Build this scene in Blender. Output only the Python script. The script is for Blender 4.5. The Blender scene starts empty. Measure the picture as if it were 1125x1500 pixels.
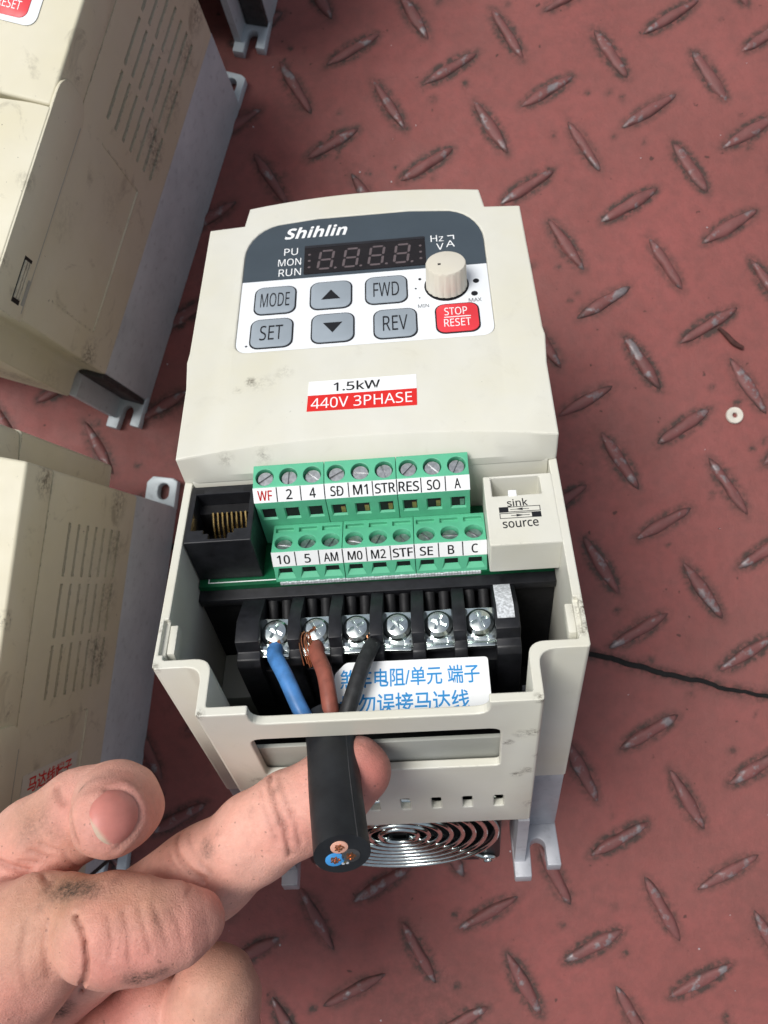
import bpy, bmesh, math, random
import numpy as np
from mathutils import Vector, Matrix

S = 0.001                      # everything below is in millimetres
random.seed(7); rng = np.random.default_rng(7)
scn = bpy.context.scene
C = scn.collection

# ------------------------------------------------------------------ camera
H = 313.1                      # camera height above the steel floor
CAMR = Matrix(((0.998790917, 0.004168252, 0.048982963),
               (0.0, 0.996398885, -0.084789516),
               (-0.049159994, 0.084686998, 0.995194156)))
cd = bpy.data.cameras.new('camera')
cd.sensor_fit = 'VERTICAL'; cd.sensor_height = 36.0; cd.lens = 30.0
cd.clip_start = 0.01; cd.clip_end = 100
cd.dof.use_dof = True; cd.dof.focus_distance = 0.168; cd.dof.aperture_fstop = 46
cam = bpy.data.objects.new('camera', cd); C.objects.link(cam)
cam.matrix_world = Matrix.Translation((0, 0, H*S)) @ CAMR.to_4x4()
scn.camera = cam

# ------------------------------------------------------------------ light: bright overcast
SUN_EL, SUN_AZ = math.radians(66), math.radians(-72)     # az measured from +Y towards +X
w = bpy.data.worlds.new('World'); scn.world = w; w.use_nodes = True
nt = w.node_tree; nt.nodes.clear()
sky = nt.nodes.new('ShaderNodeTexSky'); sky.sky_type = 'NISHITA'; sky.sun_disc = False
sky.sun_elevation = SUN_EL; sky.sun_rotation = SUN_AZ
sky.air_density = 1.0; sky.dust_density = 4.0; sky.ozone_density = 1.0
hs = nt.nodes.new('ShaderNodeHueSaturation'); hs.inputs['Saturation'].default_value = 0.48
bg = nt.nodes.new('ShaderNodeBackground'); bg.inputs['Strength'].default_value = 0.062
wo = nt.nodes.new('ShaderNodeOutputWorld')
nt.links.new(sky.outputs[0], hs.inputs['Color']); nt.links.new(hs.outputs[0], bg.inputs['Color'])
nt.links.new(bg.outputs[0], wo.inputs['Surface'])
sd = bpy.data.lights.new('sun', 'SUN'); sd.energy = 1.5; sd.angle = math.radians(28); sd.color = (1.0, 0.985, 0.955)
sun = bpy.data.objects.new('sun', sd); C.objects.link(sun)
sdir = Vector((math.sin(SUN_AZ)*math.cos(SUN_EL), math.cos(SUN_AZ)*math.cos(SUN_EL), math.sin(SUN_EL)))
sun.rotation_euler = sdir.to_track_quat('Z', 'Y').to_euler()
scn.view_settings.view_transform = 'Standard'; scn.view_settings.look = 'None'
scn.view_settings.exposure = 0.80; scn.view_settings.gamma = 1.0
scn.view_settings.use_curve_mapping = False
scn.render.engine = 'CYCLES'

# ------------------------------------------------------------------ materials
def srgb(r, g, b):
    f = lambda c: ((c/255+0.055)/1.055)**2.4 if c/255 > 0.04045 else c/255/12.92
    return (f(r), f(g), f(b), 1)

class NT:
    def __init__(s, name):
        s.m = bpy.data.materials.new(name); s.m.use_nodes = True; s.t = s.m.node_tree
        s.b = s.t.nodes['Principled BSDF']; s.o = s.t.nodes['Material Output']
        s.tc = s.t.nodes.new('ShaderNodeTexCoord')
    def n(s, k, **kw):
        x = s.t.nodes.new('ShaderNode'+k)
        for a, v in kw.items(): setattr(x, a, v)
        return x
    def l(s, a, b): s.t.links.new(a, b)
    def noise(s, scale, detail=4, rough=.55, coord='Object', dist=0):
        x = s.n('TexNoise'); x.inputs['Scale'].default_value = scale; x.inputs['Detail'].default_value = detail
        x.inputs['Roughness'].default_value = rough; x.inputs['Distortion'].default_value = dist
        s.l(s.tc.outputs[coord], x.inputs['Vector']); return x.outputs['Fac']
    def ramp(s, fac, stops):
        r = s.n('ValToRGB'); e = r.color_ramp.elements
        while len(e) < len(stops): e.new(.5)
        for i, (p, c) in enumerate(stops):
            e[i].position = p; e[i].color = c if not isinstance(c, (int, float)) else (c, c, c, 1)
        s.l(fac, r.inputs[0]); return r.outputs[0]
    def mix(s, fac, a, b, mode='MIX'):
        x = s.n('MixRGB', blend_type=mode)
        for i, v in ((0, fac), (1, a), (2, b)):
            if isinstance(v, (tuple, list)): x.inputs[i].default_value = v
            elif isinstance(v, (int, float)): x.inputs[i].default_value = v if i == 0 else (v, v, v, 1)
            else: s.l(v, x.inputs[i])
        return x.outputs[0]
    def math(s, op, a, b=0.5):
        x = s.n('Math', operation=op)
        for i, v in ((0, a), (1, b)):
            if isinstance(v, (int, float)): x.inputs[i].default_value = v
            else: s.l(v, x.inputs[i])
        return x.outputs[0]
    def attr(s, name):
        x = s.n('Attribute'); x.attribute_name = name; return x
    def edge(s, radius):
        bv = s.n('Bevel'); bv.samples = 4; bv.inputs['Radius'].default_value = radius*S
        g = s.n('NewGeometry'); d = s.n('VectorMath', operation='DOT_PRODUCT')
        s.l(bv.outputs[0], d.inputs[0]); s.l(g.outputs['Normal'], d.inputs[1])
        return s.math('SUBTRACT', 1.0, d.outputs['Value'])
    def bump(s, h, strength=.3, dist=.1):
        b = s.n('Bump'); b.inputs['Strength'].default_value = strength; b.inputs['Distance'].default_value = dist*S
        s.l(h, b.inputs['Height']); s.l(b.outputs[0], s.b.inputs['Normal'])
    def set(s, color=None, rough=None, metal=None, spec=None):
        for k, v in (('Base Color', color), ('Roughness', rough), ('Metallic', metal), ('Specular IOR Level', spec)):
            if v is None: continue
            if isinstance(v, (int, float, tuple, list)): s.b.inputs[k].default_value = v
            else: s.l(v, s.b.inputs[k])
        return s.m

def simple(name, col, rough=.5, metal=0, spec=.5, var=.12, vs=300):
    t = NT(name); c = col if len(col) == 4 else (*col, 1)
    d = tuple(x*(1-var) for x in c[:3])+(1,); u = tuple(min(1, x*(1+var)) for x in c[:3])+(1,)
    t.set(t.ramp(t.noise(vs, 5), [(.3, d), (.7, u)]), t.ramp(t.noise(vs*2.3, 3), [(.2, max(0, rough-.08)), (.8, min(1, rough+.08))]), metal, spec)
    return t.m

OLD_STAINS = (((40.5, 104, 58), 7, .6), ((40.5, 88, 58), 9, .5), ((40.5, 70, 58), 8, .75), ((40.5, 74, 64), 6, .6), ((40.5, 30, 98), 8, .18), ((40.5, 45, 76), 9, .15), ((40.5, 2, 60), 7, .8), ((20, -10, 60), 14, .8), ((40.4, 84, 119), 3, .8), ((40.4, 62, 112), 3, .5), ((40.4, 30, 119), 3, .5), ((40.4, 10, 119), 2.5, .6), ((40.5, 118, 110), 6, .8), ((40.5, 117, 60), 8, .7))
def plastic(name, col, dirt=1.0, edgewear=1.0, rough=.42, stains=()):
    t = NT(name); c = (*col, 1)
    d = tuple(x*.9 for x in col)+(1,); y = (col[0]*.93, col[1]*.90, col[2]*.78, 1)
    base = t.mix(t.ramp(t.noise(38, 5), [(.35, 0.), (.75, .75)]), c, y)
    base = t.mix(t.ramp(t.noise(160, 4), [(.4, 0.), (.75, .35)]), base, d)
    # fine black specks and soft brown smears
    sp = t.ramp(t.noise(900, 2, .6), [(.735, 0.), (.77, 1.)])
    area = t.ramp(t.noise(55, 3), [(.52, 0.), (.68, 1.)])
    base = t.mix(t.math('MULTIPLY', t.math('MULTIPLY', sp, area), .8*dirt), base, (.05, .045, .035, 1))
    sm = t.ramp(t.noise(75, 6, .7, dist=1.2), [(.58, 0.), (.8, .5)])
    base = t.mix(t.math('MULTIPLY', sm, .55*dirt), base, (.23, .20, .14, 1))
    if edgewear:
        e = t.ramp(t.edge(.5), [(.03, 0.), (.22, 1.)])
        en = t.ramp(t.noise(420, 5, .7), [(.53, 0.), (.64, 1.)] if edgewear <= 1 else [(.48, 0.), (.6, 1.)])
        ea = t.ramp(t.noise(60, 2), [(.38, 0.), (.54, 1.)] if edgewear <= 1 else [(.3, 0.), (.5, 1.)])
        base = t.mix(t.math('MULTIPLY', t.math('MULTIPLY', t.math('MULTIPLY', e, en), ea), .85*edgewear), base, (.05, .04, .03, 1))
    if stains:                                                  # dark rubbed-in marks at fixed spots of the moulding
        sn = t.ramp(t.noise(700, 6, .8), [(.45, 0.), (.58, 1.)])
        for p, r_, a in stains:
            d_ = t.n('VectorMath', operation='DISTANCE'); t.l(t.tc.outputs['Object'], d_.inputs[0]); d_.inputs[1].default_value = tuple(c*S for c in p)
            f_ = t.ramp(t.math('DIVIDE', d_.outputs['Value'], r_*S), [(.15, a), (1., 0.)])
            base = t.mix(t.math('MULTIPLY', f_, sn), base, (.07, .055, .035, 1))
    t.set(base, t.ramp(t.noise(240, 4), [(.2, rough-.07), (.8, rough+.12)]), 0, .4)
    t.bump(t.math('ADD', t.noise(2600, 2), t.math('MULTIPLY', t.noise(60, 3), 6.)), .14, .06)
    return t.m

M = {}
M['cream'] = plastic('cream_plastic', (.665, .66, .59), .55, 1.0, stains=(
    ((-25.6, 66.6, 9.5), 1.8, .75), ((-24.0, 65.6, 9.5), 3.2, .22), ((-18, 68.6, 9.7), 2.6, .25), ((-28.5, 64.2, 9.3), 1.5, .4), ((-21, 66.2, 9.6), 3.0, .16), ((29.6, -10, -13), 1.9, 1.), ((27.5, -10, -13.6), 2.2, .6), ((25.0, -10, -17), 1.5, 1.), ((29.0, -10, -31), 2.0, .9), ((27.0, -10, -33), 1.7, .9), ((31, -10, -24), 1.4, .8),
    ((40.3, 8.5, 0), 3.2, 1.), ((40.4, 4, -.5), 2.4, .9), ((30.5, -9.6, 0), 1.8, .9), ((-40.3, 0, 0), 1.9, 1.), ((-30.6, -9.8, 0), 1.8, 1.), ((-40.4, 9, 0), 1.5, .9), ((-30, 46.5, 6), 2.4, .35), ((-22, 46.5, 6), 2.6, .35), ((30.8, -10, -50), 2.4, .8), ((-40.6, 50, 6), 2.0, .9), ((-26, -10, -30), 2.2, .5)))
M['cream_old'] = plastic('aged_cream_plastic', (.66, .625, .49), 2.8, 1.2, .5, OLD_STAINS)
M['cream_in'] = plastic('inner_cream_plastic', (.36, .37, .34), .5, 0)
M['knob'] = plastic('knob_plastic', (.66, .63, .55), .3, .4)
M['black'] = simple('black_plastic', (.011, .0115, .014), .42, 0, .4, .4, 500)
M['blackm'] = simple('matt_black_plastic', (.010, .010, .011), .6, 0, .3, .3, 500)
M['green'] = simple('green_terminal_plastic', srgb(90, 178, 140), .42, 0, .4, .08, 260)
M['pcb'] = simple('green_board', srgb(10, 84, 52), .35, 0, .5, .25, 300)
M['white'] = simple('white_print', srgb(236, 238, 238), .5, 0, .4, .02, 200)
M['panelwhite'] = simple('panel_film_white', srgb(228, 232, 235), .38, 0, .4, .02, 120)
M['paneldark'] = simple('panel_film_slate', srgb(66, 76, 84), .38, 0, .4, .06, 120)
M['button'] = simple('button_grey', srgb(150, 160, 168), .42, 0, .4, .04, 200)
M['buttonred'] = simple('button_red', srgb(224, 62, 70), .4, 0, .4, .06, 200)
M['ink'] = simple('black_ink', (.012, .013, .016), .5, 0, .3, .1, 300)
M['redink'] = simple('red_ink', srgb(215, 40, 36), .45, 0, .4, .05, 300)
M['blueink'] = simple('blue_ink', srgb(40, 140, 205), .5, 0, .4, .05, 300)
M['display'] = simple('smoked_display', (.012, .009, .010), .22, 0, .4, .2, 200)
M['segment'] = simple('unlit_segment', srgb(98, 88, 90), .5, 0, .3, .1, 900)
M['ledframe'] = simple('display_bezel', (.02, .02, .024), .4, 0, .4, .2, 300)
M['chrome'] = simple('bright_zinc_steel', (.68, .75, .73), .16, 1, .5, .15, 700)
M['steel'] = simple('dull_steel', (.44, .45, .46), .4, 1, .5, .25, 900)
M['gold'] = simple('gold_contact', (.83, .60, .24), .25, 1, .5, .1, 400)
M['copper'] = simple('copper_strand', (.70, .30, .15), .35, 1, .5, .3, 900)
M['blue'] = simple('blue_insulation', srgb(74, 128, 188), .42, 0, .4, .34, 260)
M['bluein'] = simple('blue_insulation_cut', srgb(70, 150, 215), .5, 0, .4, .08, 400)
M['brown'] = simple('brown_insulation', srgb(140, 80, 66), .5, 0, .4, .25, 400)
M['pinkcut'] = simple('brown_insulation_cut', srgb(226, 172, 150), .5, 0, .4, .08, 500)
M['blackwire'] = simple('black_insulation', (.022, .023, .024), .5, 0, .4, .4, 700)
M['greycut'] = simple('black_insulation_cut', (.06, .06, .062), .6, 0, .3, .2, 700)
M['nylon'] = simple('dull_nylon', srgb(204, 198, 186), .6, 0, .4, .08, 300)
M['shade_charcoal'] = simple('charcoal_end_shade', (.035, .034, .033), .6, 0, .4, .4, 250)  # near-black colour standing for the shade on the heat sink ends
M['scrap'] = simple('rusty_scrap', srgb(70, 42, 38), .7, 0, .3, .3, 500)
M['dust'] = simple('grey_putty', srgb(196, 200, 204), .8, 0, .2, .4, 1600)

def rubber():
    t = NT('rubber_jacket')
    t.set(t.ramp(t.noise(250, 6), [(.3, (.010, .011, .013, 1)), (.75, (.020, .022, .025, 1))]),
          t.ramp(t.noise(400, 4), [(.2, .42), (.8, .6)]), 0, .4)
    t.bump(t.noise(1800, 3), .15, .08); return t.m
M['rubber'] = rubber()

def aluminium(name, col, dark, met=.3):
    t = NT(name)
    base = t.mix(t.ramp(t.noise(45, 6, .6), [(.35, 0.), (.72, 1.)]), (*col, 1), (*dark, 1))
    sp = t.ramp(t.noise(320, 6, .7), [(.55, 0.), (.75, .6)])
    base = t.mix(sp, base, tuple(x*.62 for x in dark)+(1,))
    t.set(base, t.ramp(t.noise(160, 4), [(.2, .38), (.8, .62)]), met, .5)
    t.bump(t.noise(900, 4), .25, .1); return t.m
M['alu'] = aluminium('cast_aluminium', (.50, .51, .54), (.33, .34, .37))
M['alu_old'] = aluminium('dull_cast_aluminium', (.61, .68, .71), (.48, .54, .57), .1)

def paint():
    t = NT('red_floor_paint')
    g = t.attr('grime').outputs['Fac']
    c = t.mix(t.ramp(t.noise(28, 6, .6), [(.3, 0.), (.72, 1.)]), srgb(142, 79, 75), srgb(124, 73, 68))
    c = t.mix(t.ramp(t.noise(210, 5, .65), [(.42, 0.), (.75, .5)]), c, srgb(106, 66, 62))
    # dust haze, greyish
    c = t.mix(t.ramp(t.noise(12, 4), [(.45, 0.), (.75, .3)]), c, srgb(128, 90, 84))
    # grime gathered round the lugs and in spots
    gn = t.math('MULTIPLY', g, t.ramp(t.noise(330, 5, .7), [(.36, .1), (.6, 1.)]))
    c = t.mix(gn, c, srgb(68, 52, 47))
    spk = t.ramp(t.noise(240, 2, .5), [(.715, 0.), (.745, 1.)])
    c = t.mix(t.math('MULTIPLY', spk, .8), c, srgb(64, 44, 40))
    t.set(c, t.ramp(t.noise(120, 4), [(.2, .5), (.8, .72)]), 0, .35)
    t.bump(t.math('ADD', t.noise(500, 5, .65), t.math('MULTIPLY', t.noise(1900, 4, .7), .45)), .75, .3); return t.m
M['paint'] = paint()

def lugmat():
    t = NT('worn_lug')
    oi = t.n('ObjectInfo')
    sep = t.n('SeparateXYZ'); t.l(t.tc.outputs['Object'], sep.inputs[0])
    # object coordinates shifted per lug so that no two wear alike
    add = t.n('VectorMath', operation='ADD'); sc = t.n('VectorMath', operation='SCALE')
    cmb = t.n('CombineXYZ'); t.l(oi.outputs['Random'], cmb.inputs[0]); t.l(oi.outputs['Random'], cmb.inputs[1])
    t.l(cmb.outputs[0], sc.inputs[0]); sc.inputs['Scale'].default_value = 3.0
    t.l(t.tc.outputs['Object'], add.inputs[0]); t.l(sc.outputs[0], add.inputs[1])
    def nz(s_, d=4, r=.6):
        x = t.n('TexNoise'); x.inputs['Scale'].default_value = s_; x.inputs['Detail'].default_value = d
        x.inputs['Roughness'].default_value = r; t.l(add.outputs[0], x.inputs['Vector']); return x.outputs['Fac']
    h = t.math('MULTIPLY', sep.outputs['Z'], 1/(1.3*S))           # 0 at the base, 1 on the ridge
    red = t.mix(nz(220), srgb(130, 76, 74), srgb(98, 66, 63))
    worn = t.mix(nz(500), srgb(98, 88, 88), srgb(150, 142, 144))
    wf = t.ramp(t.math('ADD', t.math('MULTIPLY', h, .22), t.math('ADD', t.math('MULTIPLY', t.math('SUBTRACT', nz(210, 5), .5), 3.4), t.math('MULTIPLY', t.math('ABSOLUTE', sep.outputs['X']), 26.))), [(.46, 0.), (.78, 1.)])
    c = t.mix(wf, red, worn)
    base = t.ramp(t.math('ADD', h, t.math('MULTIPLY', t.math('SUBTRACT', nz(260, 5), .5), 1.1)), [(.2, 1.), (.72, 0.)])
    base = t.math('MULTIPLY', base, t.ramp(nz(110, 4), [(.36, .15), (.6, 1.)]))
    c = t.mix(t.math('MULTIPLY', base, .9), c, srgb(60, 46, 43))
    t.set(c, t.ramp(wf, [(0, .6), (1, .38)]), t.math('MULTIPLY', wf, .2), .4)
    t.bump(nz(420, 5), .6, .35); return t.m
M['lug'] = lugmat()

# ------------------------------------------------------------------ helpers
def link(o, parent=None):
    C.objects.link(o)
    if parent is not None: o.parent = parent
    return o

def tag(o, label=None, cat=None, group=None, kind=None):
    for k, v in (('label', label), ('category', cat), ('group', group), ('kind', kind)):
        if v: o[k] = v
    return o

def empty(name, mat4):
    o = bpy.data.objects.new(name, None); o.empty_display_size = .01; C.objects.link(o); o.matrix_world = mat4; return o

def finish(me, mat, ang=32, flat=False):
    if mat is not None: me.materials.append(M[mat] if isinstance(mat, str) else mat)
    if not flat:
        me.shade_smooth(); me.set_sharp_from_angle(angle=math.radians(ang))
    return me

def obj(name, bm, mat, parent=None, bevel=0, seg=2, fn=None, ang=32, bang=30):
    if bevel:
        bmesh.ops.remove_doubles(bm, verts=bm.verts, dist=1e-4)
        bm.normal_update()
        es = [e for e in bm.edges if len(e.link_faces) == 2 and e.calc_face_angle(0) > math.radians(bang)]
        bmesh.ops.bevel(bm, geom=es, offset=bevel, segments=seg, affect='EDGES', profile=.5, clamp_overlap=True)
    if fn:
        for v in bm.verts: v.co = Vector(fn(*v.co))
    bmesh.ops.scale(bm, vec=(S, S, S), verts=bm.verts)
    bmesh.ops.recalc_face_normals(bm, faces=bm.faces)
    me = bpy.data.meshes.new(name); bm.to_mesh(me); bm.free()
    finish(me, mat, ang)
    return link(bpy.data.objects.new(name, me), parent)

def inst(name, src, parent=None, loc=(0, 0, 0), rot=(0, 0, 0)):
    o = bpy.data.objects.new(name, src.data); link(o, parent)
    o.location = Vector(loc)*S; o.rotation_euler = rot; return o

def box(bm, x0, x1, y0, y1, z0, z1):
    v = [bm.verts.new((x, y, z)) for z in (z0, z1) for y in (y0, y1) for x in (x0, x1)]
    for f in ((0, 2, 3, 1), (4, 5, 7, 6), (0, 1, 5, 4), (2, 6, 7, 3), (0, 4, 6, 2), (1, 3, 7, 5)): bm.faces.new([v[i] for i in f])
    return v

def B(*a):
    bm = bmesh.new(); box(bm, *a); return bm

def prism(bm, poly, h0, h1, axis='z'):
    def P(a, b, h): return {'z': (a, b, h), 'x': (h, a, b), 'y': (a, h, b)}[axis]
    n = len(poly); g = (lambda h, a, b: h(a, b)) if callable(h0) else (lambda h, a, b: h)
    lo = [bm.verts.new(P(a, b, g(h0, a, b))) for a, b in poly]
    hi = [bm.verts.new(P(a, b, h1(a, b) if callable(h1) else h1)) for a, b in poly]
    bm.faces.new(lo[::-1]); bm.faces.new(hi)
    for i in range(n): bm.faces.new((lo[i], lo[(i+1) % n], hi[(i+1) % n], hi[i]))

def PR(poly, h0, h1, axis='z'):
    bm = bmesh.new(); prism(bm, poly, h0, h1, axis); return bm

def rrect(cx, cy, w_, h_, r, n=5):
    out = []
    for sx, sy, a0 in ((1, 1, 0), (-1, 1, 90), (-1, -1, 180), (1, -1, 270)):
        for i in range(n+1):
            a = math.radians(a0+90*i/n)
            out.append((cx+sx*(w_/2-r)+r*math.cos(a), cy+sy*(h_/2-r)+r*math.sin(a)))
    return out

def circ(cx, cy, r, n=24, a0=0): return [(cx+r*math.cos(2*math.pi*i/n+a0), cy+r*math.sin(2*math.pi*i/n+a0)) for i in range(n)]

def round_poly(pts, rad, n=5):
    """round the corners of a closed polygon; rad one value per corner"""
    out = []; m = len(pts)
    for i in range(m):
        p = Vector(pts[i]).to_2d(); a = Vector(pts[i-1]).to_2d()-p; b = Vector(pts[(i+1) % m]).to_2d()-p
        r = rad[i] if isinstance(rad, (list, tuple)) else rad
        if r <= 0: out.append(tuple(p)); continue
        r = min(r, a.length*.49, b.length*.49)
        s, e = p+a.normalized()*r, p+b.normalized()*r
        for k in range(n+1):
            t_ = k/n; q = (1-t_)**2*s+2*t_*(1-t_)*p+t_*t_*e; out.append(tuple(q))
    return out

def tube(bm, pts, rad, n=14, cap=True, sub=1):
    pts = [Vector(p) for p in pts]
    if sub > 1:                                             # Catmull-Rom
        q = [2*pts[0]-pts[1]]+pts+[2*pts[-1]-pts[-2]]; out = []; rr = []
        R_ = rad if isinstance(rad, (list, tuple)) else [rad]*len(pts)
        for i in range(1, len(q)-2):
            for k in range(sub):
                t_ = k/sub; a, b, c, d = q[i-1], q[i], q[i+1], q[i+2]
                out.append(.5*((2*b)+(c-a)*t_+(2*a-5*b+4*c-d)*t_*t_+(3*b-a-3*c+d)*t_**3)); rr.append(R_[i-1]*(1-t_)+R_[i]*t_)
        out.append(pts[-1]); rr.append(R_[-1]); pts, rad = out, rr
    R_ = rad if isinstance(rad, (list, tuple)) else [rad]*len(pts)
    rings = []; t0 = (pts[1]-pts[0]).normalized(); u = t0.orthogonal().normalized()
    for i, p in enumerate(pts):
        t_ = (pts[min(i+1, len(pts)-1)]-pts[max(i-1, 0)]).normalized()
        u = (u-t_*u.dot(t_)).normalized(); v = t_.cross(u)
        rings.append([bm.verts.new(p+(u*math.cos(2*math.pi*k/n)+v*math.sin(2*math.pi*k/n))*R_[i]) for k in range(n)])
    for a, b in zip(rings, rings[1:]):
        for k in range(n): bm.faces.new((a[k], a[(k+1) % n], b[(k+1) % n], b[k]))
    if cap: bm.faces.new(rings[0][::-1]); bm.faces.new(rings[-1])
    return rings

def torus(bm, c, R_, r, axis='y', n=48, m=8):
    def P(a, b):
        x, y, z = math.cos(a)*(R_+r*math.cos(b)), math.sin(a)*(R_+r*math.cos(b)), r*math.sin(b)
        return {'z': (c[0]+x, c[1]+y, c[2]+z), 'y': (c[0]+x, c[1]+z, c[2]+y)}[axis]
    g = [[bm.verts.new(P(2*math.pi*i/n, 2*math.pi*k/m)) for k in range(m)] for i in range(n)]
    for i in range(n):
        for k in range(m): bm.faces.new((g[i][k], g[(i+1) % n][k], g[(i+1) % n][(k+1) % m], g[i][(k+1) % m]))

def lathe(bm, prof, c=(0, 0, 0), n=32):
    rings = [[bm.verts.new((c[0]+r*math.cos(2*math.pi*k/n), c[1]+r*math.sin(2*math.pi*k/n), c[2]+z)) for k in range(n)] for r, z in prof]
    for a, b in zip(rings, rings[1:]):
        for k in range(n): bm.faces.new((a[k], a[(k+1) % n], b[(k+1) % n], b[k]))
    bm.faces.new(rings[0][::-1]); bm.faces.new(rings[-1])

SCR = bpy.data.scenes.new('scratch'); SC2 = SCR.collection
def scratch_dg():
    with bpy.context.temp_override(scene=SCR, view_layer=SCR.view_layers[0]):
        dg = bpy.context.evaluated_depsgraph_get(); dg.update()
    return dg
def boolean(o, cutbm, bevel=0, sharp=19):
    """subtract cutbm (mm) from mesh object o and bake"""
    bmesh.ops.recalc_face_normals(cutbm, faces=cutbm.faces)
    bmesh.ops.scale(cutbm, vec=(S, S, S), verts=cutbm.verts)
    me = bpy.data.meshes.new('cut'); cutbm.to_mesh(me); cutbm.free()
    c = bpy.data.objects.new('cut', me); C.objects.link(c)
    C.objects.unlink(c); SC2.objects.link(c)
    par = o.parent; o.parent = None; SC2.objects.link(o)
    m = o.modifiers.new('b', 'BOOLEAN'); m.object = c; m.solver = 'EXACT'; m.operation = 'DIFFERENCE'
    if bevel:
        bv = o.modifiers.new('v', 'BEVEL'); bv.width = bevel*S; bv.segments = 2; bv.limit_method = 'ANGLE'; bv.angle_limit = math.radians(35); bv.use_clamp_overlap = True
    dg = scratch_dg()
    new = bpy.data.meshes.new_from_object(o.evaluated_get(dg)); SC2.objects.unlink(o)
    o.modifiers.clear(); old = o.data; o.data = new; new.name = old.name
    bpy.data.objects.remove(c); bpy.data.meshes.remove(me)
    new.shade_smooth(); new.set_sharp_from_angle(angle=math.radians(sharp))
    o.parent = par
    return o

_tc = {}
def text_mesh(body, bold=0., shear=0., extr=.02, sx=1.):
    def sans(ch):
        up, lo_, dg_ = (0x1D5D4, 0x1D5EE, 0x1D7EC) if bold > .02 else (0x1D5A0, 0x1D5BA, 0x1D7E2)
        if 'A' <= ch <= 'Z': return chr(up+ord(ch)-65)
        if 'a' <= ch <= 'z': return chr(lo_+ord(ch)-97)
        if '0' <= ch <= '9': return chr(dg_+ord(ch)-48)
        return ch
    body = ''.join(sans(ch) for ch in body)
    if bold > .02: bold -= .02
    cu = bpy.data.curves.new('t', 'FONT'); cu.body = body; cu.size = 1.0; cu.shear = shear; cu.offset = bold
    cu.resolution_u = 4; cu.align_x = 'CENTER'
    o = bpy.data.objects.new('t', cu); SC2.objects.link(o)
    dg = scratch_dg()
    me = bpy.data.meshes.new_from_object(o.evaluated_get(dg))
    bpy.data.objects.remove(o); bpy.data.curves.remove(cu)
    return me

def text(name, body, mat, parent, fn, cx, cy, w_=None, h_=None, bold=0., shear=0., thick=.04, rot=0., fat=0.):
    """flat lettering fitted into w_ x h_ (mm) around cx, cy; fn maps (x, y, lift) to device space"""
    me = text_mesh(body, bold, shear)
    if fat:                                                     # heavier strokes: shifted copies of the same glyphs
        bm = bmesh.new(); bm.from_mesh(me); bm0 = bm.copy(); H0 = max(v.co.y for v in bm.verts)-min(v.co.y for v in bm.verts)
        for dx, dy in ((1, 0), (.5, .6)):
            t2 = bm0.copy(); bmesh.ops.translate(t2, verts=t2.verts, vec=(fat*dx*H0, fat*dy*H0, .0004*(1+dx))); m2 = bpy.data.meshes.new('t2'); t2.to_mesh(m2); bm.from_mesh(m2); bpy.data.meshes.remove(m2); t2.free()
        bm.to_mesh(me); bm.free(); bm0.free()
    n = len(me.vertices); co = np.empty(n*3); me.vertices.foreach_get('co', co); co = co.reshape(-1, 3)
    lo, hi = co.min(0), co.max(0); sz = np.maximum(hi-lo, 1e-6)
    sy = (h_/sz[1]) if h_ else (w_/sz[0]); sx = (w_/sz[0]) if w_ else sy
    xy = (co[:, :2]-(lo[:2]+hi[:2])/2)*[sx, sy]
    c_, s_ = math.cos(rot), math.sin(rot); xy = xy@np.array([[c_, s_], [-s_, c_]])
    out = np.array([fn(cx+x, cy+y, thick+z*10*S) for (x, y), z in zip(xy, co[:, 2])])*S
    me.vertices.foreach_set('co', out.ravel()); me.update()
    me.name = name; me.materials.clear(); me.materials.append(M[mat])
    return link(bpy.data.objects.new(name, me), parent)

def plane_fn(o, ux, uy):
    o, ux, uy = Vector(o), Vector(ux).normalized(), Vector(uy).normalized(); nz_ = ux.cross(uy)
    return lambda x, y, h: tuple(o+ux*x+uy*y+nz_*h)

def copy_tree(o, parent=None):
    c = o.copy(); C.objects.link(c); c.parent = parent
    for ch in list(o.children):
        copy_tree(ch, c)
    return c

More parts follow.
